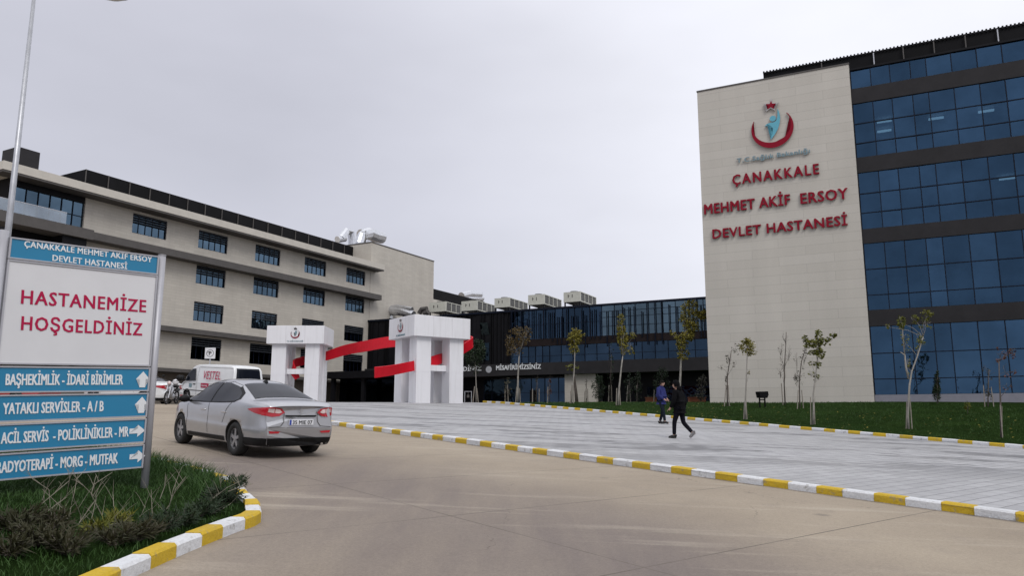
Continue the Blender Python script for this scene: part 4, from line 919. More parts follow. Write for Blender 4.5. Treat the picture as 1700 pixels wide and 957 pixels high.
def make_sedan(label, paint, mtx, plate=None):
    root = thing('parked_car' if plate is None else 'sedan_car', label, 'car'); root.rotation_mode = 'QUATERNION'
    root.location = mtx.translation; root.rotation_quaternion = mtx.to_quaternion()
    raw = sedan_mesh(); bv = bvh_of(raw); body = cut_arches(raw, (1.38, -1.32), .36, .335, 1.2); body.name = 'body'; body.materials.clear(); body.materials.append(paint); dark_wells(body, (1.38, -1.32), .36, .335)
    body.polygons.foreach_set('use_smooth', [len(p.vertices) < 12 for p in body.polygons]); b = link('body', body, root)
    MB().box(-1.9, 1.9, -.66, .66, .24, .70).build('underbody', M['trim'], root)
    for sd_, k in (('L', 1), ('R', -1)):
        w1 = patch(bv, [(1.03, .965), (.60, 1.255), (.16, 1.375), (-.10, 1.39), (-.10, .985)], sd_, .006, 'window', M['carglass'], root)
        patch(bv, [(-.16, .99), (-.16, 1.39), (-.40, 1.388), (-.80, 1.325), (-1.14, 1.19), (-1.27, 1.09), (-1.18, 1.045), (-.7, 1.012)], sd_, .006, 'window', M['carglass'], root)
        patch(bv, [(1.10, .945), (.60, 1.285), (.16, 1.405), (-.40, 1.415), (-.83, 1.35), (-1.18, 1.21), (-1.34, 1.09), (-1.20, 1.025), (-.7, .992), (.3, .955)], sd_, .003, 'window_surround', M['trim'], root)
        for pl in ([(-.115, .36), (-.10, .975), (-.088, .975), (-.103, .36)], [(1.0, .40), (.97, .62), (1.02, .90), (1.032, .90), (.985, .62), (1.012, .40)], [(-.80, .60), (-.93, .86), (-1.12, 1.02), (-1.108, 1.025), (-.918, .865), (-.788, .60)]): patch(bv, pl, sd_, .003, 'door_seam', M['trim'], root)
        patch(bv, [(.93, .315), (-.90, .345), (-.90, .255), (.93, .245)], sd_, .008, 'sill_trim', M['trim'], root)
        for x in (.05, -.93):
            MB().box(x, x + .2, k * .895 - .012, k * .895 + .022, .80, .83).build('door_handle', M['chrome'], root, bevel=.006)
        mr = MB().ball((.93, k * 1.0, 1.0), (.075, .12, .08), 12).obox((.95, k * .90, .96), (.04, 0, 0), (0, .06, 0), (0, 0, .02)).build('mirror', M['trim'], root, True)
        patch(bv, [(-2.215, .972), (-1.92, .955), (-1.76, .925), (-1.96, .87), (-2.215, .825)], sd_, .007, 'tail_light', M['lightred'], root, .05)
        tl = patch(bv, [(k * .33, .885), (k * .40, .955), (k * .58, .985), (k * .76, .972), (k * .76, .83), (k * .58, .80), (k * .44, .815)], 'B', .008, 'tail_light', M['lightred'], root, .05)
        patch(bv, [(k * .39, .89), (k * .44, .94), (k * .53, .955), (k * .53, .875), (k * .45, .868)], 'B', .014, 'lens', M['lightclear'], tl, .05); patch(bv, [(k * .545, .955), (k * .66, .955), (k * .675, .89), (k * .545, .875)], 'B', .014, 'lens', M['lightclear'], tl, .05)
        patch(bv, [(k * .42, .525), (k * .66, .54), (k * .64, .49), (k * .46, .49)], 'B', .006, 'reflector', M['lightred'], root)
        patch(bv, [(k * .42, .70), (k * .57, .75), (k * .57, .66), (k * .45, .62)], 'F', .008, 'headlight', M['lightclear'], root)
        for x in (1.38, -1.32): wheel(root, x, k * .775, .33, .21, k)
    patch(bv, [(-.80, -.50), (-.80, .50), (-1.60, .635), (-1.60, -.635)], 'T', .006, 'rear_window', M['carglass'], root); patch(bv, [(.52, -.52), (.52, .52), (1.25, .66), (1.25, -.66)], 'T', .006, 'windscreen', M['carglass'], root)
    for sd_ in 'LR': patch(bv, [(-2.235, .40), (-1.67, .39), (-1.69, .24), (-2.19, .25)], sd_, .006, 'lower_bumper', M['trim'], root)
    patch(bv, [(-.775, .40), (.775, .40), (.75, .25), (-.75, .25)], 'B', .006, 'lower_bumper', M['trim'], root)
    patch(bv, [(-.70, .60), (.70, .60), (.70, .592), (-.70, .592)], 'B', .004, 'boot_seam', M['ledge'], root); patch(bv, [(-.33, .835), (.33, .835), (.30, .80), (-.30, .80)], 'B', .01, 'boot_handle', M['trim'], root)
    for k in (1, -1): patch(bv, [(k * .33, .885), (k * .36, .70), (k * .42, .62), (k * .70, .60), (k * .70, .608), (k * .43, .63), (k * .372, .703), (k * .342, .888)], 'B', .004, 'boot_seam', M['ledge'], root)
    h = bv.ray_cast(Vector((-5, 0, .70)), Vector((1, 0, 0)))[0].x
    pt = MB().box(h - .03, h + .01, -.26, .26, .645, .755).build('number_plate', M['platew'], root, bevel=.006)
    MB().box(h - .032, h - .0305, .215, .255, .65, .75).build('plate_band', M['plateb'], pt)
    if plate: text_mesh('lettering', plate, M['ink'], pt, .42, .078, frame4((h - .032, -.02, .70), (0, -1, 0), (0, 0, 1)), .002, .025)
    hz = bv.ray_cast(Vector((-5, 0, .915)), Vector((1, 0, 0)))[0].x
    m = MB()
    for a, c in ((0, 1), (1, 0)): pass
    dd_ = [(0, .05), (.034, 0), (0, -.05), (-.034, 0)]; di = [(0, .032), (.02, 0), (0, -.032), (-.02, 0)]
    m.add([(hz - .012, y, .915 + z) for y, z in dd_ + di], [(i, (i + 1) % 4, 4 + (i + 1) % 4, 4 + i) for i in range(4)]); m.build('boot_emblem', M['chrome'], root)
    MB().add([(-.62, -.025, 1.435), (-.62, .025, 1.435), (-.80, .03, 1.40), (-.80, -.03, 1.40), (-.79, 0, 1.475), (-.74, 0, 1.475)], [(0, 1, 5), (1, 2, 4, 5), (2, 3, 4), (3, 0, 5, 4), (0, 3, 2, 1)]).build('aerial', M['trim'], root)
    MB().tube([(-2.2, -.45, .28), (-2.36, -.45, .275)], .03, 10).build('exhaust', M['chrome'], root)
    return root
ca = math.atan2(-1.87, 1.92)
c0 = Vector((-5.35, 15.51)); f0 = Vector((math.sin(ca), math.cos(ca))); r0 = Vector((f0.y, -f0.x))
cc = c0 + f0 * 1.32 + r0 * .765
make_sedan('silver sedan driving up the tan road behind the sign', M['silver'], slope_frame(cc.x, cc.y, ca), '35 MIE 07')
def repaint(c, paint):
    for ch in c.children:
        if ch.name.split('.')[0] == 'body': ch.data = ch.data.copy(); ch.data.materials[0] = paint
pc = make_sedan('white parked car with its red tail light showing just right of the sign post', M['whitecar'], slope_frame(-18.2, 37.5, R(-78)))
pc['group'] = 'cars parked beyond the road'
for (x, y, hd, pm, lb) in ((-23.6, 36.6, R(-80), 'redcar', 'red parked car seen through the slot between the sign panels'), (-27.6, 34.8, R(-80), 'whitecar', 'white parked car at the far left behind the sign panels')):
    o = copy_tree(pc); mx = slope_frame(x, y, hd); o.location = mx.translation; o.rotation_quaternion = mx.to_quaternion(); o['label'] = lb; repaint(o, M[pm])

def make_van():
    Y0 = 37.2; vh = R(-53); rl = at(384, 660, Y0)         # rear left corner
    f = Vector((math.sin(vh), math.cos(vh), 0)); rt = Vector((f.y, -f.x, 0)); c = Vector((rl.x, rl.y, 0)) + f * 2.38 + rt * .86
    mx = slope_frame(c.x, c.y, vh); root = thing('delivery_van', 'white delivery van with red side lettering, standing beyond the silver car', 'van'); root.rotation_mode = 'QUATERNION'; root.location = mx.translation; root.rotation_quaternion = mx.to_quaternion()
    prof = [(-2.38, .34), (-2.42, .55), (-2.40, 1.02), (-2.30, 1.75), (-2.20, 1.90), (-2.0, 1.955), (-.5, 1.985), (.75, 1.97), (1.05, 1.93), (1.25, 1.83), (1.62, 1.42), (1.92, 1.08), (2.10, .98), (2.32, .86), (2.40, .62), (2.40, .34)]
    wz = lambda z: .86 if z < 1.0 else .86 - .13 * ((z - 1.0) / .985) ** 1.6
    m = MB(); n = len(prof); ys = (-1, 1); vs = [(x, s * (wz(z) - (.05 if x > 2.2 else 0)), z) for s in ys for x, z in prof]
    # closed body with several strips across so the roof can crown
    K = 6; vs = []
    for k in range(K + 1):
        s = -1 + 2 * k / K
        for x, z in prof: vs.append((x - (abs(s) ** 3) * (.10 if x > 1.9 else 0), s * wz(z), z - (.05 * s * s if z > 1.7 else 0)))
    fs = [(k * n + i, k * n + (i + 1) % n, (k + 1) * n + (i + 1) % n, (k + 1) * n + i) for k in range(K) for i in range(n)] + [tuple(range(n))[::-1], tuple(K * n + i for i in range(n))]
    raw = MB().add(vs, fs).mesh('body', M['whitecar'])
    bm = bmesh.new(); bm.from_mesh(raw); es = [e for e in bm.edges if len(e.link_faces) == 2 and e.calc_face_angle() > R(40)]
    bmesh.ops.bevel(bm, geom=es, offset=.05, segments=3, affect='EDGES', profile=.6); bm.to_mesh(raw); bm.free()
    bv = bvh_of(raw); body = cut_arches(raw, (1.52, -1.28), .36, .34, 1.2); body.materials.clear(); body.materials.append(M['whitecar']); dark_wells(body, (1.52, -1.28), .36, .34); body.name = 'body'; body.polygons.foreach_set('use_smooth', [len(p.vertices) < 8 for p in body.polygons])
    link('body', body, root).modifiers.new('n', 'EDGE_SPLIT').split_angle = R(35)
    MB().box(-2.2, 2.2, -.7, .7, .3, .85).build('underbody', M['trim'], root)
    for sd_, k in (('L', 1), ('R', -1)):
        patch(bv, [(1.86, 1.10), (1.34, 1.70), (.98, 1.72), (.80, 1.12)], sd_, .008, 'window', M['carglass'], root)
        for pl in ([(.70, .45), (.70, 1.80), (.685, 1.80), (.685, .45)], [(-2.2, 1.80), (.66, 1.81), (.66, 1.795), (-2.2, 1.785)], [(2.1, .66), (-2.35, .66), (-2.35, .62), (2.1, .62)], [(1.92, .98), (-2.36, 1.04), (-2.36, 1.03), (1.92, .97)]): patch(bv, pl, sd_, .006, 'body_seam', M['ledge'], root)
        MB().box(.82, 1.0, k * .86 - .01, k * .86 + .02, .93, .97).build('door_handle', M['trim'], root)
        MB().ball((1.78, k * 1.0, 1.22), (.06, .10, .15), 10).obox((1.8, k * .88, 1.12), (.03, 0, 0), (0, .06, 0), (0, 0, .03)).build('mirror', M['trim'], root, True)
        patch(bv, [(k * .62, 1.0), (k * .78, 1.0), (k * .80, .72), (k * .62, .72)], 'B', .008, 'tail_light', M['lightred'], root); patch(bv, [(k * .48, .80), (k * .74, .80), (k * .74, .64), (k * .48, .64)], 'F', .01, 'headlight', M['lightclear'], root)
        for x in (1.52, -1.28): wheel(root, x, k * .74, .31, .19, k)
    y = .86
    text_mesh('lettering', 'VESTEL', M['signred'], root, 1.5, .42, frame4((-.55, y + .012 - .035, 1.43), (-1, 0, .0), (0, -.14, 1)), .006, .0, spacing=1.08)
    MB().box(-.35, .30, y + .001, y + .008, .80, 1.02).build('side_badge', M['signred'], root)
    text_mesh('lettering', 'Servis', M['signtxt'], root, .48, .11, frame4((-.02, y + .010, .91), (-1, 0, 0), (0, 0, 1)), .003, .01)
    MB().box(1.12, 1.36, y + .001, y + .006, .78, .97).build('door_label', M['greytxt'], root)
    patch(bv, [(-.70, 1.10), (.70, 1.10), (.63, 1.80), (-.63, 1.80)], 'B', .008, 'rear_window', M['carglass'], root); patch(bv, [(-.70, 1.10), (.70, 1.10), (.60, 1.78), (-.60, 1.78)], 'F', .008, 'windscreen', M['carglass'], root)
    patch(bv, [(-.80, .56), (.80, .56), (.80, .40), (-.80, .40)], 'B', .02, 'bumper', M['trim'], root)
    return root
make_van()

def make_motorbike():
    p = gp(284, 672); mx = slope_frame(p.x, p.y, R(176)); root = thing('motorcycle', 'small dark motorcycle with a white helmet box parked left of the van', 'motorcycle'); root.rotation_mode = 'QUATERNION'; root.location = mx.translation; root.rotation_quaternion = mx.to_quaternion()
    for x in (.60, -.60):
        vs = []; n = 26
        for k in range(n):
            a = 2 * math.pi * k / n
            for j in range(6): b = 2 * math.pi * j / 6; rr = .27 + .035 * math.cos(b); vs.append((x + rr * math.cos(a), .035 * math.sin(b), .305 + rr * math.sin(a)))
        w = MB().add(vs, [(k * 6 + j, k * 6 + (j + 1) % 6, ((k + 1) % n) * 6 + (j + 1) % 6, ((k + 1) % n) * 6 + j) for k in range(n) for j in range(6)]).build('wheel', M['rubber'], root, True)
        m = MB().tube([(x, -.04, .305), (x, .04, .305)], .05, 10)
        for k in range(8): a = math.pi * k / 4; m.tube([(x, 0, .305), (x + .25 * math.cos(a), 0, .305 + .25 * math.sin(a))], .008, 4)
        m.build('rim', M['rim'], w)
    MB().tube([(-.6, .08, .305), (-.1, .08, .36), (.05, .06, .62)], .022, 6).tube([(-.6, -.08, .305), (-.1, -.08, .36), (.05, -.06, .62)], .022, 6).tube([(.38, 0, .92), (.05, 0, .60), (-.25, 0, .62), (-.65, 0, .74)], .035, 8).build('frame', M['trim'], root, True)
    MB().ball((-.02, 0, .36), (.2, .13, .16), 10).build('engine', M['metal'], root, True)
    MB().tube([(.60, .07, .305), (.36, .07, 1.0)], .022, 6).tube([(.60, -.07, .305), (.36, -.07, 1.0)], .022, 6).build('fork', M['metal'], root)
    MB().ball((.22, 0, .70), (.24, .10, .18), 10).obox((.30, 0, .52), (.03, 0, -.02), (0, .14, 0), (-.07, 0, .22)).build('fairing', M['metal'], root, True)
    MB().ball((-.34, 0, .80), (.36, .13, .07), 12).build('seat', M['trim'], root, True)
    MB().tube([(.30, .34, 1.06), (.36, .12, 1.04), (.36, -.12, 1.04), (.30, -.34, 1.06)], .014, 6).tube([(.33, .26, 1.05), (.30, .32, 1.24)], .007, 5).tube([(.33, -.26, 1.05), (.30, -.32, 1.24)], .007, 5).ball((.30, .33, 1.27), (.03, .07, .05), 8).ball((.30, -.33, 1.27), (.03, .07, .05), 8).build('handlebar', M['trim'], root, True)
    MB().ball((.46, 0, .96), (.07, .09, .09), 10).build('headlight', M['lightclear'], root, True)
    MB().obox((-.68, 0, .62), (.12, 0, -.05), (0, .08, 0), (0, 0, .02)).build('rear_fender', M['trim'], root)
    MB().tube([(-.05, .1, .34), (-.12, .28, .02)], .012, 5).build('stand', M['trim'], root)
    h = tag(MB().ball((0, 0, 0), (.15, .13, .14), 12).build('helmet', M['helmet'], None, True), 'white crash helmet resting on the motorcycle seat', 'helmet'); h.location = mx @ Vector((-.32, 0, .985))
    h2 = tag(MB().ball((0, 0, 0), (.15, .13, .14), 12).build('helmet', M['trim'], None, True), 'dark crash helmet hung on the motorcycle handlebar', 'helmet'); h2.location = mx @ Vector((.26, .36, 1.20))
make_motorbike()

# ------------------------------------------------------------------ people
def skin_mesh(V, E, Rd, sub=2):
    me = bpy.data.meshes.new('s'); me.from_pydata(V, E, []); o = bpy.data.objects.new('s', me); COL.objects.link(o)
    o.modifiers.new('s', 'SKIN'); s = o.modifiers.new('u', 'SUBSURF'); s.levels = s.render_levels = sub
    for i, r in enumerate(Rd):
        d = me.skin_vertices[0].data[i]; d.radius = r if isinstance(r, tuple) else (r, r); d.use_root = i == 0
    bpy.context.view_layer.update(); out = bpy.data.meshes.new_from_object(o.evaluated_get(bpy.context.evaluated_depsgraph_get())); bpy.data.objects.remove(o); return out
def graph(J, bones, rad, extra=0):
    names = []; 
    for a, b in bones:
        for k in (a, b):
            if k not in names: names.append(k)
    return [J[k] for k in names], [(names.index(a), names.index(b)) for a, b in bones], [tuple(x + extra for x in rad[k]) if isinstance(rad[k], tuple) else rad[k] + extra for k in names]
def person(label, p, heading, height, J, jacket, trousers, shoes, hood=False):
    root = thing('person', label, 'person', p, heading)
    k = height / 1.78; J = {n: Vector(v) * k for n, v in J.items()}
    rad = dict(pelvis=(.13, .105), belly=(.125, .10), chest=(.15, .105), neckb=(.07, .065), neck=(.052, .052), shl=.058, shr=.058, ell=.043, elr=.043, wrl=.03, wrr=.03, hal=.032, har=.032, hil=.085, hir=.085, knl=.058, knr=.058, anl=.04, anr=.04, bal=.035, bar=.035, tol=.025, tor=.025)
    body = [('pelvis', 'belly'), ('belly', 'chest'), ('chest', 'neckb'), ('neckb', 'neck'), ('chest', 'shl'), ('shl', 'ell'), ('ell', 'wrl'), ('wrl', 'hal'), ('chest', 'shr'), ('shr', 'elr'), ('elr', 'wrr'), ('wrr', 'har'),
            ('pelvis', 'hil'), ('hil', 'knl'), ('knl', 'anl'), ('anl', 'bal'), ('bal', 'tol'), ('pelvis', 'hir'), ('hir', 'knr'), ('knr', 'anr'), ('anr', 'bar'), ('bar', 'tor')]
    me = skin_mesh(*graph(J, body, rad)); bm = bmesh.new(); bm.from_mesh(me)
    # head with brow, nose, chin and ears grown into the same mesh
    hm = MB(); c = J['head']; fw = J['face'].normalized()
    n0 = len(bm.verts); s = bmesh.ops.create_icosphere(bm, subdivisions=3, radius=1)['verts']; rt_ = fw.cross(Vector((0, 0, 1))).normalized(); up_ = rt_.cross(fw)
    for v in s:
        x, y, z = v.co
        w = 1 - .22 * max(0, -z) - .05 * max(0, z); yy = y * (.098 if y > 0 else .104)
        if y > .5: 
            yy += .022 * math.exp(-((x / .16) ** 2 + ((z + .12) / .20) ** 2)) + .010 * math.exp(-((x / .35) ** 2 + ((z + .62) / .16) ** 2)) - .009 * sum(math.exp(-(((x - sx_ * .36) / .17) ** 2 + ((z - .06) / .13) ** 2)) for sx_ in (-1, 1)) - .004 * math.exp(-((x / .3) ** 2 + ((z + .40) / .05) ** 2))
        xx = x * .076 * w + .012 * (1 if x > 0 else -1) * math.exp(-(((abs(x) - 1) / .12) ** 2 + (y / .18) ** 2 + ((z + .05) / .22) ** 2))
        v.co = c + (rt_ * xx + fw * yy + up_ * (z * .122)) * k
    # five fingers per hand, half curled
    bm.to_mesh(me); bm.free()
    for sd_, s in (('l', -1), ('r', 1)):
        ha, wr_ = J['ha' + sd_], J['wr' + sd_]; d = (ha - wr_).normalized(); out = Vector((s, 0, 0)); fwd = Vector((0, 1, 0)); fwd = (fwd - d * fwd.dot(d)).normalized(); side = d.cross(fwd)
        V = []; E = []; Rr = []
        for i in range(5):
            if i < 4: b = ha + fwd * (.030 - .019 * i) * k; L_ = (.075, .085, .08, .062)[i]; q = [b, b + d * L_ * .45 * k, b + d * L_ * .8 * k - out * .018 * k, b + d * L_ * .95 * k - out * .04 * k]
            else: b = ha - d * .03 * k + fwd * .03 * k; q = [b, b + (fwd * .03 + d * .02) * k, b + (fwd * .038 + d * .05 - out * .01) * k]
            n = len(V); V += q; E += [(n + j, n + j + 1) for j in range(len(q) - 1)]; Rr += [.0095 * k] * len(q)
        fm = skin_mesh(V, E, Rr, 1); b2 = bmesh.new(); b2.from_mesh(me); b2.from_mesh(fm); b2.to_mesh(me); b2.free()
    me.materials.clear(); me.materials.append(M['skin']); me.polygons.foreach_set('use_smooth', [True] * len(me.polygons)); link('body', me, root)
    def cloth(name, bones, add, m, cut=None):
        r2 = {a: (tuple(x + add for x in b) if isinstance(b, tuple) else b + add) for a, b in rad.items()}
        g_ = skin_mesh(*graph(J, bones, r2)); g_.materials.clear(); g_.materials.append(m); g_.polygons.foreach_set('use_smooth', [True] * len(g_.polygons)); o = link(name, g_, root)
        return o
    J['hem'] = J['pelvis'] + Vector((0, 0, -.06 * k)); rad['hem'] = (.155, .125)
    for sd_ in 'lr': J['cu' + sd_] = J['wr' + sd_] * .93 + J['el' + sd_] * .07; rad['cu' + sd_] = .040; J['tr' + sd_] = J['an' + sd_] * .96 + J['kn' + sd_] * .04; rad['tr' + sd_] = .050
    rad2 = dict(rad); rad['shl'] = rad['shr'] = .080; rad['ell'] = rad['elr'] = .064; rad['chest'] = (.185, .14); rad['belly'] = (.18, .145); rad['pelvis'] = (.17, .14); rad['hem'] = (.17, .14)
    cloth('jacket', [('pelvis', 'hem'), ('pelvis', 'belly'), ('belly', 'chest'), ('chest', 'neckb'), ('chest', 'shl'), ('shl', 'ell'), ('ell', 'cul'), ('chest', 'shr'), ('shr', 'elr'), ('elr', 'cur')], .016, jacket)
    rad.update(rad2); rad['hil'] = rad['hir'] = .095; rad['knl'] = rad['knr'] = .064
    cloth('trousers', [('pelvis', 'hil'), ('hil', 'knl'), ('knl', 'trl'), ('pelvis', 'hir'), ('hir', 'knr'), ('knr', 'trr')], .008, trousers)
    for sd_ in 'lr':
        rad['an' + sd_] = .045; rad['ba' + sd_] = .040; rad['to' + sd_] = .032; J['he' + sd_] = J['an' + sd_] - (J['ba' + sd_] - J['an' + sd_]) * .25 + Vector((0, 0, -.02 * k)); rad['he' + sd_] = .036
        cloth('shoe', [('an' + sd_, 'he' + sd_), ('an' + sd_, 'ba' + sd_), ('ba' + sd_, 'to' + sd_)], .012, shoes[0 if sd_ == 'l' else 1])
    hm = MB().ball((0, 0, 0), (.086 * k, .106 * k, .128 * k), 18); hv = [v for v in hm.v]
    q = Matrix((rt_, fw, up_)).transposed(); hm.v = [tuple(c + q @ (Vector(v) + Vector((0, -.012 * k, .010 * k)))) for v in hv]
    hm.f = [f for f in hm.f if not all(hv[i][1] > .028 * k and hv[i][2] < .062 * k for i in f) and not all(hv[i][2] < -.05 * k for i in f)]; hm.m = [0] * len(hm.f)
    if hood:
        hm.v = [tuple(c + (Vector(v) - c) * 1.14) for v in hm.v]; hm.build('hood', jacket, root, True)
    else: hm.build('hair', M['hair'], root, True)
    if hood:
        hv = MB().ball(tuple(J['neckb'] + Vector((0, -.075, .045)) * k), (.115 * k, .075 * k, .085 * k), 14); hv.build('collar', jacket, root, True)
    else:
        MB().tube([J['neckb'] + Vector((0, .005, -.01)) * k, J['neckb'] + Vector((0, .012, .055)) * k], [.088 * k, .074 * k], 14, cap=False).build('collar', jacket, root, True)
    return root
# standing, weight on both feet, head bowed towards the hands
q1 = gp(1099, 704.5, .1); z1 = q1.z + .10
J1 = dict(pelvis=(0, 0, .96), belly=(0, .01, 1.12), chest=(0, .0, 1.33), neckb=(0, .01, 1.49), neck=(0, .035, 1.55), head=(0, .075, 1.645), face=(.15, .9, -.42), shl=(-.19, -.01, 1.42), shr=(.19, -.01, 1.42), ell=(-.255, -.03, 1.14), elr=(.25, .02, 1.14), wrl=(-.16, .19, 1.01), wrr=(.13, .22, .98), hal=(-.10, .25, .96), har=(.06, .28, .93),
          hil=(-.095, 0, .90), hir=(.095, 0, .90), knl=(-.125, -.02, .50), knr=(.14, .16, .50), anl=(-.13, -.16, .085), anr=(.17, .22, .085), bal=(-.145, -.05, .045), bar=(.185, .335, .045), tol=(-.155, .02, .04), tor=(.19, .40, .04))
person('person in a blue hooded jacket and dark trousers looking down at their hands', (q1.x, q1.y, z1), R(-128), 1.80, J1, M['jacketb'], M['jeansn'], (M['shoek'], M['shoek']))
# mid stride away to the left, rear heel lifting
q2 = gp(1130, 729, .1); z2 = q2.z + .10
J2 = dict(pelvis=(0, 0, .93), belly=(0, .02, 1.09), chest=(0, .045, 1.31), neckb=(0, .06, 1.47), neck=(0, .075, 1.53), head=(0, .10, 1.625), face=(-.1, .97, -.15), shl=(-.19, .03, 1.40), shr=(.19, .04, 1.40), ell=(-.25, .06, 1.12), elr=(.25, -.08, 1.12), wrl=(-.235, .20, .91), wrr=(.24, .03, .88), hal=(-.23, .25, .85), har=(.235, .07, .81),
          hil=(-.095, .01, .88), hir=(.095, -.01, .88), knl=(-.10, .14, .50), knr=(.10, -.06, .48), anl=(-.10, .16, .085), anr=(.10, -.36, .17), bal=(-.105, .28, .045), bar=(.105, -.29, .07), tol=(-.11, .35, .04), tor=(.11, -.24, .045))
person('person in a black hooded jacket and tight dark trousers walking across the paving', (q2.x, q2.y, z2), R(52), 1.78, J2, M['jacketk'], M['jeansk'], (M['shoek'], M['shoeg']), True)

# ------------------------------------------------------------------ trees and plants
def leaf_cloud(mb, c, r, n, s, clump=7, fold=True):
    c = np.array(c); k = max(1, n // clump); ctr = rng.normal(size=(k, 3)); ctr /= np.linalg.norm(ctr, axis=1)[:, None] + 1e-9; ctr *= rng.uniform(.25, 1, (k, 1)) ** .5
    for q in ctr:
        for _ in range(clump):
            p = c + (q + rng.normal(size=3) * .13) * r
            a = rng.normal(size=3); a /= np.linalg.norm(a); a[2] *= .6; b = np.cross(a, rng.normal(size=3)); b /= np.linalg.norm(b) + 1e-9; z = s * rng.uniform(.6, 1.25)
            mb.add([p - a * z * .55, p + b * z * .30, p + a * z * .55, p - b * z * .30], [(0, 1, 2, 3)])
def tree(name, label, cat, Y, trunk, rpx, blobs, leaf, bark='bark', stakes=(), ls=.13, zb=None, group=None, twigs=5, deep=1.0, trunk_name='trunk'):
    """trunk, crown lobes and stakes are given along sight lines at distance Y and turned into metres"""
    if Y is None: b = gp(*trunk[0]); Y = b.y
    b = at(trunk[0][0], trunk[0][1], Y); b.z = surf(b.x, b.y)
    root = thing(name, label, cat, b, 0, group); px = Y / FPX
    jit = lambda s: Vector((0, random.uniform(-s, s), 0))
    T = [at(u, v, Y) - b for u, v in trunk]; T[0].z = -.15
    for i in range(1, len(T)): T[i] += jit(.06)
    n = len(T); rad = [rpx * px * (1 - .55 * i / max(1, n - 1)) for i in range(n)]
    m = MB().tube(T, rad, 8); cl = MB(); tips = []
    for (u, v, ru, rv, cnt) in blobs:
        c = at(u, v, Y) - b + Vector((0, random.uniform(-.4, .4) * ru * px * deep, 0)); r = np.array((ru * px, ru * px * deep, rv * px))
        src = min(T, key=lambda t: (t - c).length + (0 if t.z < c.z else 2)); mid = (src + c) / 2 + Vector((random.uniform(-.1, .1), random.uniform(-.1, .1), .05))
        m.tube([src, mid, c], [rad[-1] * .6, rad[-1] * .38, rad[-1] * .18], 5)
        for _ in range(twigs):
            d = Vector(rng.normal(size=3)); d.normalize(); e = c + Vector((d.x * r[0], d.y * r[1], abs(d.z) * r[2] * .95)); k = (c + e) / 2 + Vector(rng.normal(size=3)) * .05
            m.tube([c - Vector((0, 0, r[2] * .5)) * random.random(), k, e], [rad[-1] * .35, rad[-1] * .22, .006], 4)
        if cnt: leaf_cloud(cl, c, r, int(cnt * (2.6 if ls < .2 and leaf in ('leafY', 'leafB', 'leafG') else 1.2)), ls * .8)
    m.build(trunk_name, M[bark], root, True)
    if cl.v: cl.build('crown', M[leaf], root)
    for s in stakes:
        (u0, v0, u1, v1) = s; off = Vector((0, random.uniform(-.15, .15), 0)); p0 = at(u0, v0, Y) - b + off; p1 = at(u1, v1, Y) - b + off * .4; p0.z -= .12
        MB().tube([p0, p1], [.85 * px, .72 * px], 6).build('support_stake', M['stake'], root)
    return root
SG = 'young trees on the lawn'
# by the stone slab and the blue glass
tree('sapling_tree', 'thin staked sapling with few dark leaves, nearest the left edge of the stone slab', 'tree', None, [(1207.5, 675), (1207, 650), (1208, 625), (1211, 600), (1214, 582)], 1.3, [(1211, 597, 6, 12, 60), (1198, 612, 9, 7, 14), (1218, 606, 7, 7, 22), (1222, 580, 9, 10, 70), (1205, 630, 3, 8, 24)], 'leafK', 'barkd', [(1202, 676, 1205.5, 640), (1211.5, 676, 1209, 640)], .10, group=SG)
tree('sapling_tree', 'slim straight tree with a small tan yellow crown left of the black lawn box', 'tree', None, [(1237, 697), (1237, 670), (1238, 640), (1239.5, 610), (1241, 585), (1239, 565)], 1.5, [(1240, 575, 13, 14, 190), (1247, 583, 9, 9, 70), (1236, 567, 6, 7, 60), (1243, 618, 3, 6, 12)], 'leafY', 'bark', [(1234.5, 699, 1236, 668), (1239.5, 697, 1238, 662)], .12, group=SG)
tree('sapling_tree', 'almost bare grey sapling with fine upright twigs in front of the stone slab', 'tree', None, [(1303.5, 673), (1302, 640), (1302, 610), (1304, 580), (1305, 552)], 1.2, [(1302, 610, 8, 30, 10), (1296, 585, 5, 18, 5), (1309, 590, 6, 20, 8), (1304, 565, 6, 14, 6), (1295, 622, 8, 14, 6)], 'leafK', 'barkd', [(1301, 673, 1297.5, 637)], .08, twigs=9, group=SG)
tree('sapling_tree', 'arching multi stemmed sapling with sparse grey green leaves beside the olive crowned tree', 'tree', None, [(1328, 679), (1328, 655), (1327, 630), (1331, 600), (1337, 580)], 1.2, [(1329, 627, 10, 16, 80), (1322, 605, 5, 20, 16), (1334, 598, 6, 20, 46), (1338, 582, 5, 8, 30), (1320, 630, 4, 10, 26)], 'leafK', 'barkd', [(1322, 680, 1324.5, 648), (1334.5, 680, 1331, 648)], .10, group=SG)
MB_ = None
tree('sapling_tree', 'olive green crowned young tree with three upright lobes on a pinkish stem', 'tree', None, [(1349, 706), (1350, 680), (1351, 655), (1354, 625), (1357, 600), (1358, 580)], 1.9, [(1358, 565, 7, 18, 170), (1344, 572, 9, 8, 110), (1337, 562, 5, 6, 50), (1374, 566, 9, 8, 60), (1382, 557, 6, 6, 55), (1361, 588, 9, 8, 110), (1351, 586, 8, 6, 70), (1358, 605, 6, 6, 40), (1348, 604, 8, 4, 14), (1360, 628, 8, 8, 20), (1346, 622, 8, 8, 8)], 'leafG', 'bark', [(1346, 707, 1345.5, 660), (1353, 703, 1351.5, 662)], .13, group=SG)
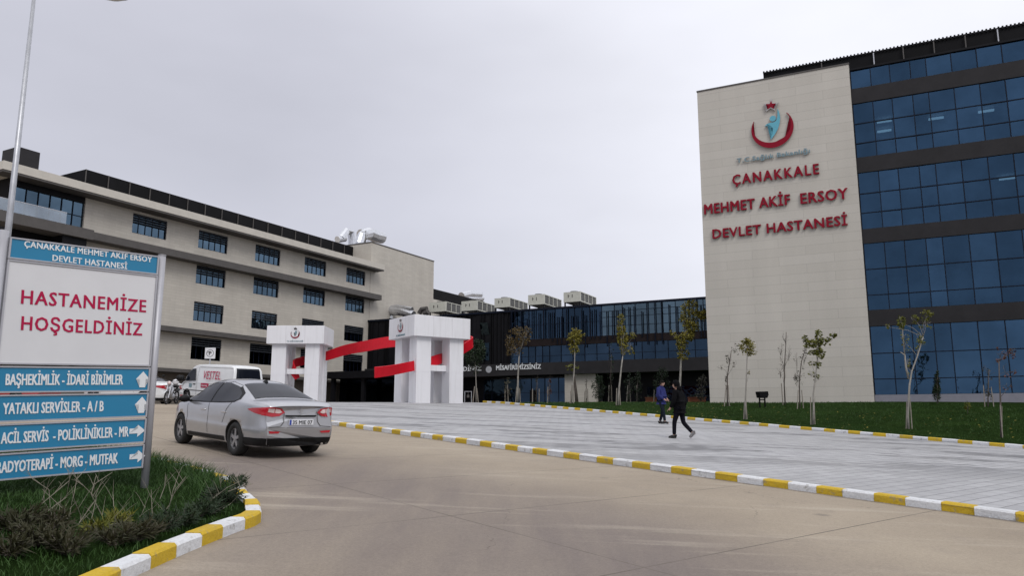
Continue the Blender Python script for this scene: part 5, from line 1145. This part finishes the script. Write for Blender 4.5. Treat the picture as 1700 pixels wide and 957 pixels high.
fork = tree('forked_tree', 'taller young tree forking into two pale stems with wispy yellow tips', 'tree', None, [(1508.5, 713), (1508, 690), (1508, 660), (1509, 640), (1514, 618), (1523, 592), (1532, 560)], 2.1, [(1498, 536, 7, 12, 120), (1519, 530, 7, 7, 45), (1539, 524, 9, 9, 60), (1535, 540, 10, 12, 26), (1525, 570, 9, 20, 40), (1473, 543, 4, 5, 22), (1501, 570, 7, 18, 26), (1510, 608, 5, 14, 12)], 'leafG', 'bark', [(1505.5, 714, 1506, 668), (1512, 711, 1510, 664)], .12, group=SG)
b_ = fork.location; Yf = b_.y; MB().tube([at(1508.5, 630, Yf) - b_, at(1504, 610, Yf) - b_, at(1502, 590, Yf) - b_, at(1495, 585, Yf) - b_], [.045, .04, .032, .018], 7).tube([at(1502, 590, Yf) - b_, at(1499, 560, Yf) - b_, at(1498, 535, Yf) - b_], [.028, .02, .01], 6).build('limb', M['bark'], fork, True)
tree('sapling_tree', 'faint reddish sapling with a thick split stake near the right end of the lawn', 'tree', None, [(1662, 727), (1662, 695), (1660, 660), (1659, 630), (1658, 600)], 1.7, [(1662, 590, 10, 11, 50), (1674, 590, 12, 10, 40), (1682, 583, 8, 5, 22), (1668, 618, 14, 16, 26), (1674, 645, 12, 10, 14)], 'leafR', 'barkd', [(1661, 729, 1659, 673), (1665.5, 726, 1664, 675)], .11, group=SG)
tree('sapling_tree', 'small dull green staked sapling against the plinth of the blue glass', 'tree', None, [(1640, 676), (1640, 660), (1641, 640), (1643, 615)], 1.2, [(1641, 655, 5, 14, 90), (1642, 620, 9, 16, 40)], 'leafK', 'barkd', [(1636, 678, 1633, 640), (1649, 677, 1645, 643)], .11, group=SG)
tree('conifer_shrub', 'dark narrow columnar conifer against the plinth of the blue glass', 'shrub', None, [(1556, 671), (1556, 650), (1556, 618)], 1.2, [(1556, 652, 6, 16, 800), (1556, 634, 4.5, 16, 400), (1557, 620, 2.2, 8, 90)], 'leafD', 'barkd', ls=.09, twigs=2)
tree('small_bush', 'tiny pale green bush on the lawn under the blue glass', 'bush', None, [(1606, 687), (1606, 676)], .6, [(1606, 675, 5, 7, 120)], 'leafG', 'barkd', ls=.08, twigs=4)
# in front of the dark glass wing
tree('sapling_tree', 'yellow green tree with a loose crown and pale stem behind the two people', 'tree', 50, [(1127, 672), (1128, 645), (1130, 620), (1130.5, 596), (1132, 570), (1140, 545)], 2.3, [(1133, 588, 10, 12, 110), (1131, 572, 9, 12, 120), (1139, 560, 12, 12, 170), (1148, 545, 13, 12, 190), (1136, 532, 9, 12, 110), (1140, 510, 9, 12, 80), (1154, 523, 12, 12, 130), (1168, 524, 8, 10, 120), (1117, 553, 5, 6, 30), (1122, 560, 6, 6, 26), (1152, 505, 8, 8, 40)], 'leafY', 'bark', [(1124, 674, 1126, 648), (1131, 674, 1129, 648)], .19, group=SG)
tree('sapling_tree', 'leaning pale stemmed tree with a narrow yellow crown left of the person in blue', 'tree', 47, [(1026.5, 680), (1027, 655), (1029.5, 630), (1032, 605), (1034, 592)], 1.9, [(1031, 545, 7, 12, 120), (1034, 560, 9, 14, 170), (1036, 578, 8, 12, 90), (1050, 560, 6, 7, 40), (1031, 530, 5, 8, 40), (1046, 580, 8, 12, 24)], 'leafY', 'bark', [(1022.5, 682, 1024, 645), (1030.5, 680, 1028.5, 645)], .17, group=SG)
tree('sapling_tree', 'mustard crowned young tree with crossed stakes before the cream wall', 'tree', 50, [(948.5, 677), (950, 650), (953, 620), (954, 598), (954, 575)], 1.3, [(956, 563, 13, 11, 200), (953, 577, 9, 10, 110), (947, 560, 6, 7, 50), (962, 556, 8, 8, 70), (955, 550, 7, 6, 50)], 'leafY', 'bark', [(945, 678, 949.5, 640), (952, 678, 952, 640), (948.5, 678, 947, 650)], .18, group=SG)
palm = tree('small_palm', 'small palm like tree with a thick dark trunk against the cream wall', 'palm', 62, [(958, 668), (956, 650), (953, 625), (951, 612)], 3.0, [(948, 611, 8, 5, 60), (955, 610, 6, 5, 40), (941, 611, 3, 4, 14)], 'leafG', 'barkd', ls=.24, twigs=8)
tree('sapling_tree', 'thin pale stemmed tree with a bronze brown open crown in front of the lettering', 'tree', 54, [(859, 673), (859.5, 650), (860, 625), (861, 605), (862, 588)], 1.9, [(855, 575, 14, 14, 150), (868, 563, 12, 14, 120), (862, 552, 16, 10, 110), (845, 567, 8, 12, 60), (876, 550, 7, 9, 36), (848, 580, 9, 12, 50)], 'leafB', 'bark', [(855.5, 673, 858, 643), (864, 672, 862.5, 645)], .17, group=SG)
tree('topiary_tree', 'round clipped dark evergreen ball on a thin stem beside the larger gate', 'tree', 56, [(790.5, 669), (790.5, 645), (790, 622), (789, 605)], 1.1, [(785, 590, 16, 20, 1500), (796, 584, 10, 16, 700), (775, 590, 9, 16, 500), (790, 612, 9, 10, 200), (795, 570, 9, 8, 300)], 'leafD', 'bark', [(785, 668, 788, 642), (794, 667, 791.5, 645)], .15)
for u, v0, vt, rx, n, lf, lb, stk in (
    (842, 667, 628, 7, 160, 'leafK', 'grey green staked shrub standing left of the bronze crowned tree', ((838.5, 668, 838.5, 645), (844, 668, 842.5, 640))),
    (891, 667, 622, 5, 50, 'leafK', 'slender wispy sapling beside the dark doorway', ((884, 668, 884, 646), (895, 668, 895, 646))),
    (912, 667, 624, 5, 120, 'leafR', 'red leaved sapling left of the cream wall', ((909, 668, 909.5, 643),)),
    (973, 667, 622, 3, 14, 'leafK', 'bare thin sapling in front of the cream wall', ((970.5, 668, 971, 650), (976, 668, 975.5, 646))),
    (994, 667, 624, 13, 700, 'leafD', 'dark bushy evergreen at the right edge of the cream wall', ()),
    (1014, 668, 570, 7, 160, 'leafD', 'tall narrow dark tree behind the leaning yellow tree', ((1010, 668, 1011, 640), (1016, 668, 1015, 640))),
    (1044, 668, 622, 9, 300, 'leafD', 'dark shrub to the right of the leaning yellow tree', ((1040, 668, 1042, 640), (1047, 668, 1046, 648))),
    (1058, 668, 618, 9, 420, 'leafD', 'dark shrub with a tall stake in front of the recessed entrance', ((1058, 668, 1057, 640),)),
    (1098, 668, 612, 15, 900, 'leafD', 'broad dark evergreen right behind the person in blue', ((1085, 669, 1086, 648),)),
    (1164, 668, 622, 11, 480, 'leafK', 'dull green shrub tucked against the left edge of the stone slab', ())):
    h = v0 - vt; tree('garden_shrub', lb, 'shrub', 66 if rx < 14 else 64, [(u, v0), (u, v0 - h * .4), (u + 1, v0 - h * .8)], .7, [(u, v0 - h * .30, rx * .8, h * .28, n // 3), (u, v0 - h * .58, rx, h * .30, n // 3), (u + 1, v0 - h * .84, rx * .6, h * .18, n // 3)], lf, 'barkd', stk, .17)
# black electric box on legs, planters, bollard frame
bx = gp(1266, 677); t = thing('utility_box', 'black box tilted on two legs on the lawn before the stone slab', 'box', bx, R(12)); s_ = bx.y / FPX
MB().box(-5.5 * s_, -4 * s_, -.04, .04, -.1, 16 * s_).box(4 * s_, 5.5 * s_, -.04, .04, -.1, 16 * s_).box(-4 * s_, 4 * s_, -.03, .03, 11.5 * s_, 13.2 * s_).build('leg', M['black'], t)
MB().prism([(-8.5 * s_, 25.5 * s_), (-6.5 * s_, 15.5 * s_), (6.0 * s_, 15 * s_), (8.6 * s_, 20.5 * s_), (7.8 * s_, 26 * s_)], 'y', -.22, .2).build('housing', M['black'], t, bevel=.015)
for u, lb in ((1086, 'low orange brown planter behind the person in blue'), (1157, 'low orange brown planter close to the stone slab')):
    p = at(u, 664, 68); z = lawn_z(p.x, p.y); o = thing('planter', lb, 'planter', (p.x, p.y, z), 0)
    MB().box(-.7, .7, -.3, .3, -.3, .42).box(-.75, .75, -.35, .35, .421, .48).build('trough', M['orange'], o); c = MB(); leaf_cloud(c, (0, 0, .6), (.6, .25, .18), 140, .12); c.build('foliage', M['leafD'], o)
p = at(777, 669, 55); o = thing('notice_frame', 'thin pale metal frame with a small plaque left of the clipped evergreen', 'notice board', (p.x, p.y, surf(p.x, p.y))); s_ = 55 / FPX
m = MB().box(-6 * s_, -5 * s_, -.03, .03, -.2, 19 * s_).box(5 * s_, 6 * s_, -.03, .03, -.2, 19 * s_).box(-5 * s_, 5 * s_, -.03, .03, 18 * s_, 18.8 * s_); m.build('frame', M['metal'], o)
MB().box(-2 * s_, 2 * s_, -.02, .02, 8.5 * s_, 13 * s_).box(-.3 * s_, .3 * s_, -.015, .015, 13.01 * s_, 18 * s_).build('plaque', M['ledge'], o)

# ------------------------------------------------------------------ grass, dry weeds and junipers on the island
def blades(name, label, pts, zf, hmin, hmax, w, m, lean=.5):
    n = len(pts); P = np.array(pts); Z = np.array([zf(x, y) for x, y in pts]); a = rng.uniform(0, 6.283, n); h = rng.uniform(hmin, hmax, n); l = rng.normal(0, lean, (n, 2)) * h[:, None]
    V = np.zeros((n, 5, 3)); dx = np.cos(a) * w / 2; dy = np.sin(a) * w / 2
    for i, (s, f, k) in enumerate(((-1, 0, 1), (1, 0, 1), (.7, .55, .35), (-.7, .55, .35), (0, 1, 1))):
        V[:, i, 0] = P[:, 0] + s * dx + l[:, 0] * (f ** 1.6); V[:, i, 1] = P[:, 1] + s * dy + l[:, 1] * (f ** 1.6); V[:, i, 2] = Z - .01 + h * f
    F = [(5 * i, 5 * i + 1, 5 * i + 2, 5 * i + 3) for i in range(n)] + [(5 * i + 3, 5 * i + 2, 5 * i + 4) for i in range(n)]
    me = bpy.data.meshes.new(name); me.from_pydata(V.reshape(-1, 3).tolist(), [], F); me.materials.append(m); return tag(link(name, me), label, 'grass', kind='stuff')
def inside(poly, x, y):
    c = False
    for (x1, y1), (x2, y2) in zip(poly, poly[1:] + poly[:1]):
        if (y1 > y) != (y2 > y) and x < (x2 - x1) * (y - y1) / (y2 - y1) + x1: c = not c
    return c
def kerb_gap(x, y): return min(seg_d(x, y, a, b) for a, b in zip(kc, kc[1:]))
def seg_d(x, y, a, b):
    dx, dy = b[0] - a[0], b[1] - a[1]; t = min(1, max(0, ((x - a[0]) * dx + (y - a[1]) * dy) / (dx * dx + dy * dy))); return math.hypot(x - a[0] - t * dx, y - a[1] - t * dy)
pts = []
while len(pts) < 42000:
    x, y = random.uniform(-9.5, -2.7), random.uniform(4.8, 15)
    if inside(isl, x, y) and kerb_gap(x, y) > .24: pts.append((x, y))
blades('island_grass', 'short green grass on the kerbed island', pts, isl_z, .025, .085, .008, M['grass'])
edge = []
while len(edge) < 3200:
    t = random.random(); a, b = random.choice(((isl[3], isl[4]), (isl[4], isl[5]), (isl[4], isl[5]), (isl[5], isl[6]))); q_ = (a[0] + (b[0] - a[0]) * t - random.random() * .45, a[1] + (b[1] - a[1]) * t - random.random() * .45)
    if kerb_gap(*q_) > .24: edge.append(q_)
blades('edge_grass', 'taller ragged green grass along the far edge of the island', edge, isl_z, .12, .27, .010, M['grass'])
pts = []
while len(pts) < 26000:
    t = random.uniform(-7, 34); d = random.uniform(.18, 16) ** 1.0; p = FK0 + FKD * t + FKN * d
    if d < 14: pts.append((p.x, p.y))
blades('lawn_grass', 'short dark green grass of the big lawn', pts, lawn_z, .04, .10, .022, M['grass'])

lv = MB()
for cx_, cy_, r_ in ((11.6, 38.5, 2.0), (13.0, 34.5, 2.2), (17.6, 33.0, 2.5), (8.5, 43, 2.5), (11, 46, 3), (4, 49, 3), (20, 30, 2.5)):
    for _ in range(70):
        x, y = cx_ + random.gauss(0, r_), cy_ + random.gauss(0, r_)
        if lawn_d(x, y) < .3: continue
        z = lawn_z(x, y) + .06; a = random.uniform(0, 6.28); d = Vector((math.cos(a), math.sin(a), random.uniform(-.2, .5))) * .06; e = Vector((-math.sin(a), math.cos(a), .1)) * .035; c_ = Vector((x, y, z)); lv.add([c_ - d, c_ + e, c_ + d, c_ - e], [(0, 1, 2, 3)])
tag(lv.build('fallen_leaves', M['leafY']), 'dry yellow leaves scattered on the lawn under the young trees', 'leaves', kind='stuff')

def weed(label, u, v, stems, seed):
    random.seed(seed); p = gp(u, v); p.z = isl_z(p.x, p.y); Y = p.y; root = thing('dry_weed', label, 'weed', p); 
    for pts in stems:
        Q = [at(a, b, Y) - p + Vector((0, random.uniform(-.12, .12), 0)) for a, b in pts]; n = len(Q); m = MB()
        m.tube(Q, [.0034 * (1 - .6 * i / (n - 1)) + .001 for i in range(n)], 5)
        for i in range(1, n):
            for _ in range(2):
                k = Q[i - 1].lerp(Q[i], random.random()); d = Vector((random.uniform(-.16, .16), random.uniform(-.12, .12), random.uniform(.05, .22))); m.tube([k, k + d * .6 + Vector((0, 0, .01)), k + d], [.0022, .0016, .0008], 4)
        m.build('stem', M['straw'], root)
weed('tall pale dry weed with a branching stalk at the left under the sign', 75, 895, [[(75, 900), (76, 860), (75, 815), (60, 795), (48, 785)], [(120, 880), (100, 845), (78, 812)], [(75, 840), (95, 820), (108, 800), (120, 785)], [(78, 850), (100, 828), (112, 805), (118, 788)]], 1)
weed('tangled pale dry weed with long arching stems under the sign', 122, 900, [[(122, 895), (124, 860), (132, 825), (137, 795), (135, 780)], [(122, 885), (105, 862), (85, 858), (72, 862)], [(130, 880), (150, 832), (160, 805), (178, 786)], [(150, 870), (152, 830), (143, 805), (130, 795)], [(165, 860), (160, 820), (163, 790)], [(135, 895), (165, 880), (190, 870), (214, 872)]], 2)
weed('thin dry weed with two slanting stalks to the right of the sign post', 265, 868, [[(265, 868), (280, 840), (294, 812), (307, 792)], [(262, 830), (268, 808), (274, 790)], [(278, 850), (286, 815), (292, 785)]], 3)
weed('low dry grass stalks leaning over the island in front of the post', 215, 880, [[(215, 882), (222, 865), (235, 858), (248, 840)], [(198, 862), (195, 840), (188, 818)], [(150, 902), (165, 895), (185, 875), (200, 850)], [(250, 870), (245, 840), (243, 815)]], 4)
weed('dry stalks sticking out of the dark shrub at the island corner', 345, 865, [[(330, 850), (350, 830), (372, 812), (395, 800)], [(350, 862), (365, 850), (378, 838)], [(365, 810), (372, 795), (379, 780)], [(385, 815), (405, 808), (424, 803)]], 5)
def juniper(label, spots, seed, lf='leafD'):
    global rng; rng = np.random.default_rng(seed); random.seed(seed)
    p = gp(spots[0][0], spots[0][1]); p.z = isl_z(p.x, p.y); root = thing('juniper_shrub', label, 'shrub', p); m = MB(); st_ = MB()
    for (u, v, r, n) in spots:
        q = gp(u, v + r * .4); q.z = isl_z(q.x, q.y); rr = .86 * r * q.y / FPX; base = q - p
        for _ in range(n):
            a = random.uniform(0, 6.283); L_ = rr * random.uniform(.6, 1.5); d = Vector((math.cos(a) * L_, math.sin(a) * L_, rr * random.uniform(.35, 1.25)))
            s0 = base + Vector((random.uniform(-.3, .3) * rr, random.uniform(-.3, .3) * rr, .01)); st_.tube([s0, s0 + d * .55, s0 + d], [.006, .004, .002], 4)
            for k in range(16):
                c = s0 + d * random.uniform(.25, 1.05); e = Vector(rng.normal(size=3)) * .03 + d.normalized() * .045; w = e.orthogonal().normalized() * .008
                m.add([c - w, c + w, c + e], [(0, 1, 2)])
    m.build('foliage', M[lf], root); st_.build('stem', M['barkd'], root)
juniper('dark juniper at the corner of the island kerb', [(370, 842, 26, 46), (388, 818, 18, 26), (350, 862, 20, 30), (395, 812, 11, 14)], 11)
juniper('low dark juniper in the middle of the island kerb', [(300, 882, 24, 40), (265, 893, 24, 40), (330, 868, 18, 26)], 12)
juniper('dark brownish juniper beside the kerb below the sign panels', [(225, 908, 28, 44), (190, 918, 26, 36), (245, 905, 18, 20)], 13, 'leafJ')
juniper('brown tinted spreading juniper at the bottom left corner of the island', [(60, 925, 34, 56), (25, 905, 32, 50), (110, 935, 30, 46), (15, 945, 28, 36), (85, 900, 24, 30)], 14, 'leafJ')
juniper('yellow green low plant between the junipers', [(195, 890, 16, 22), (160, 905, 16, 20)], 15, 'leafG')
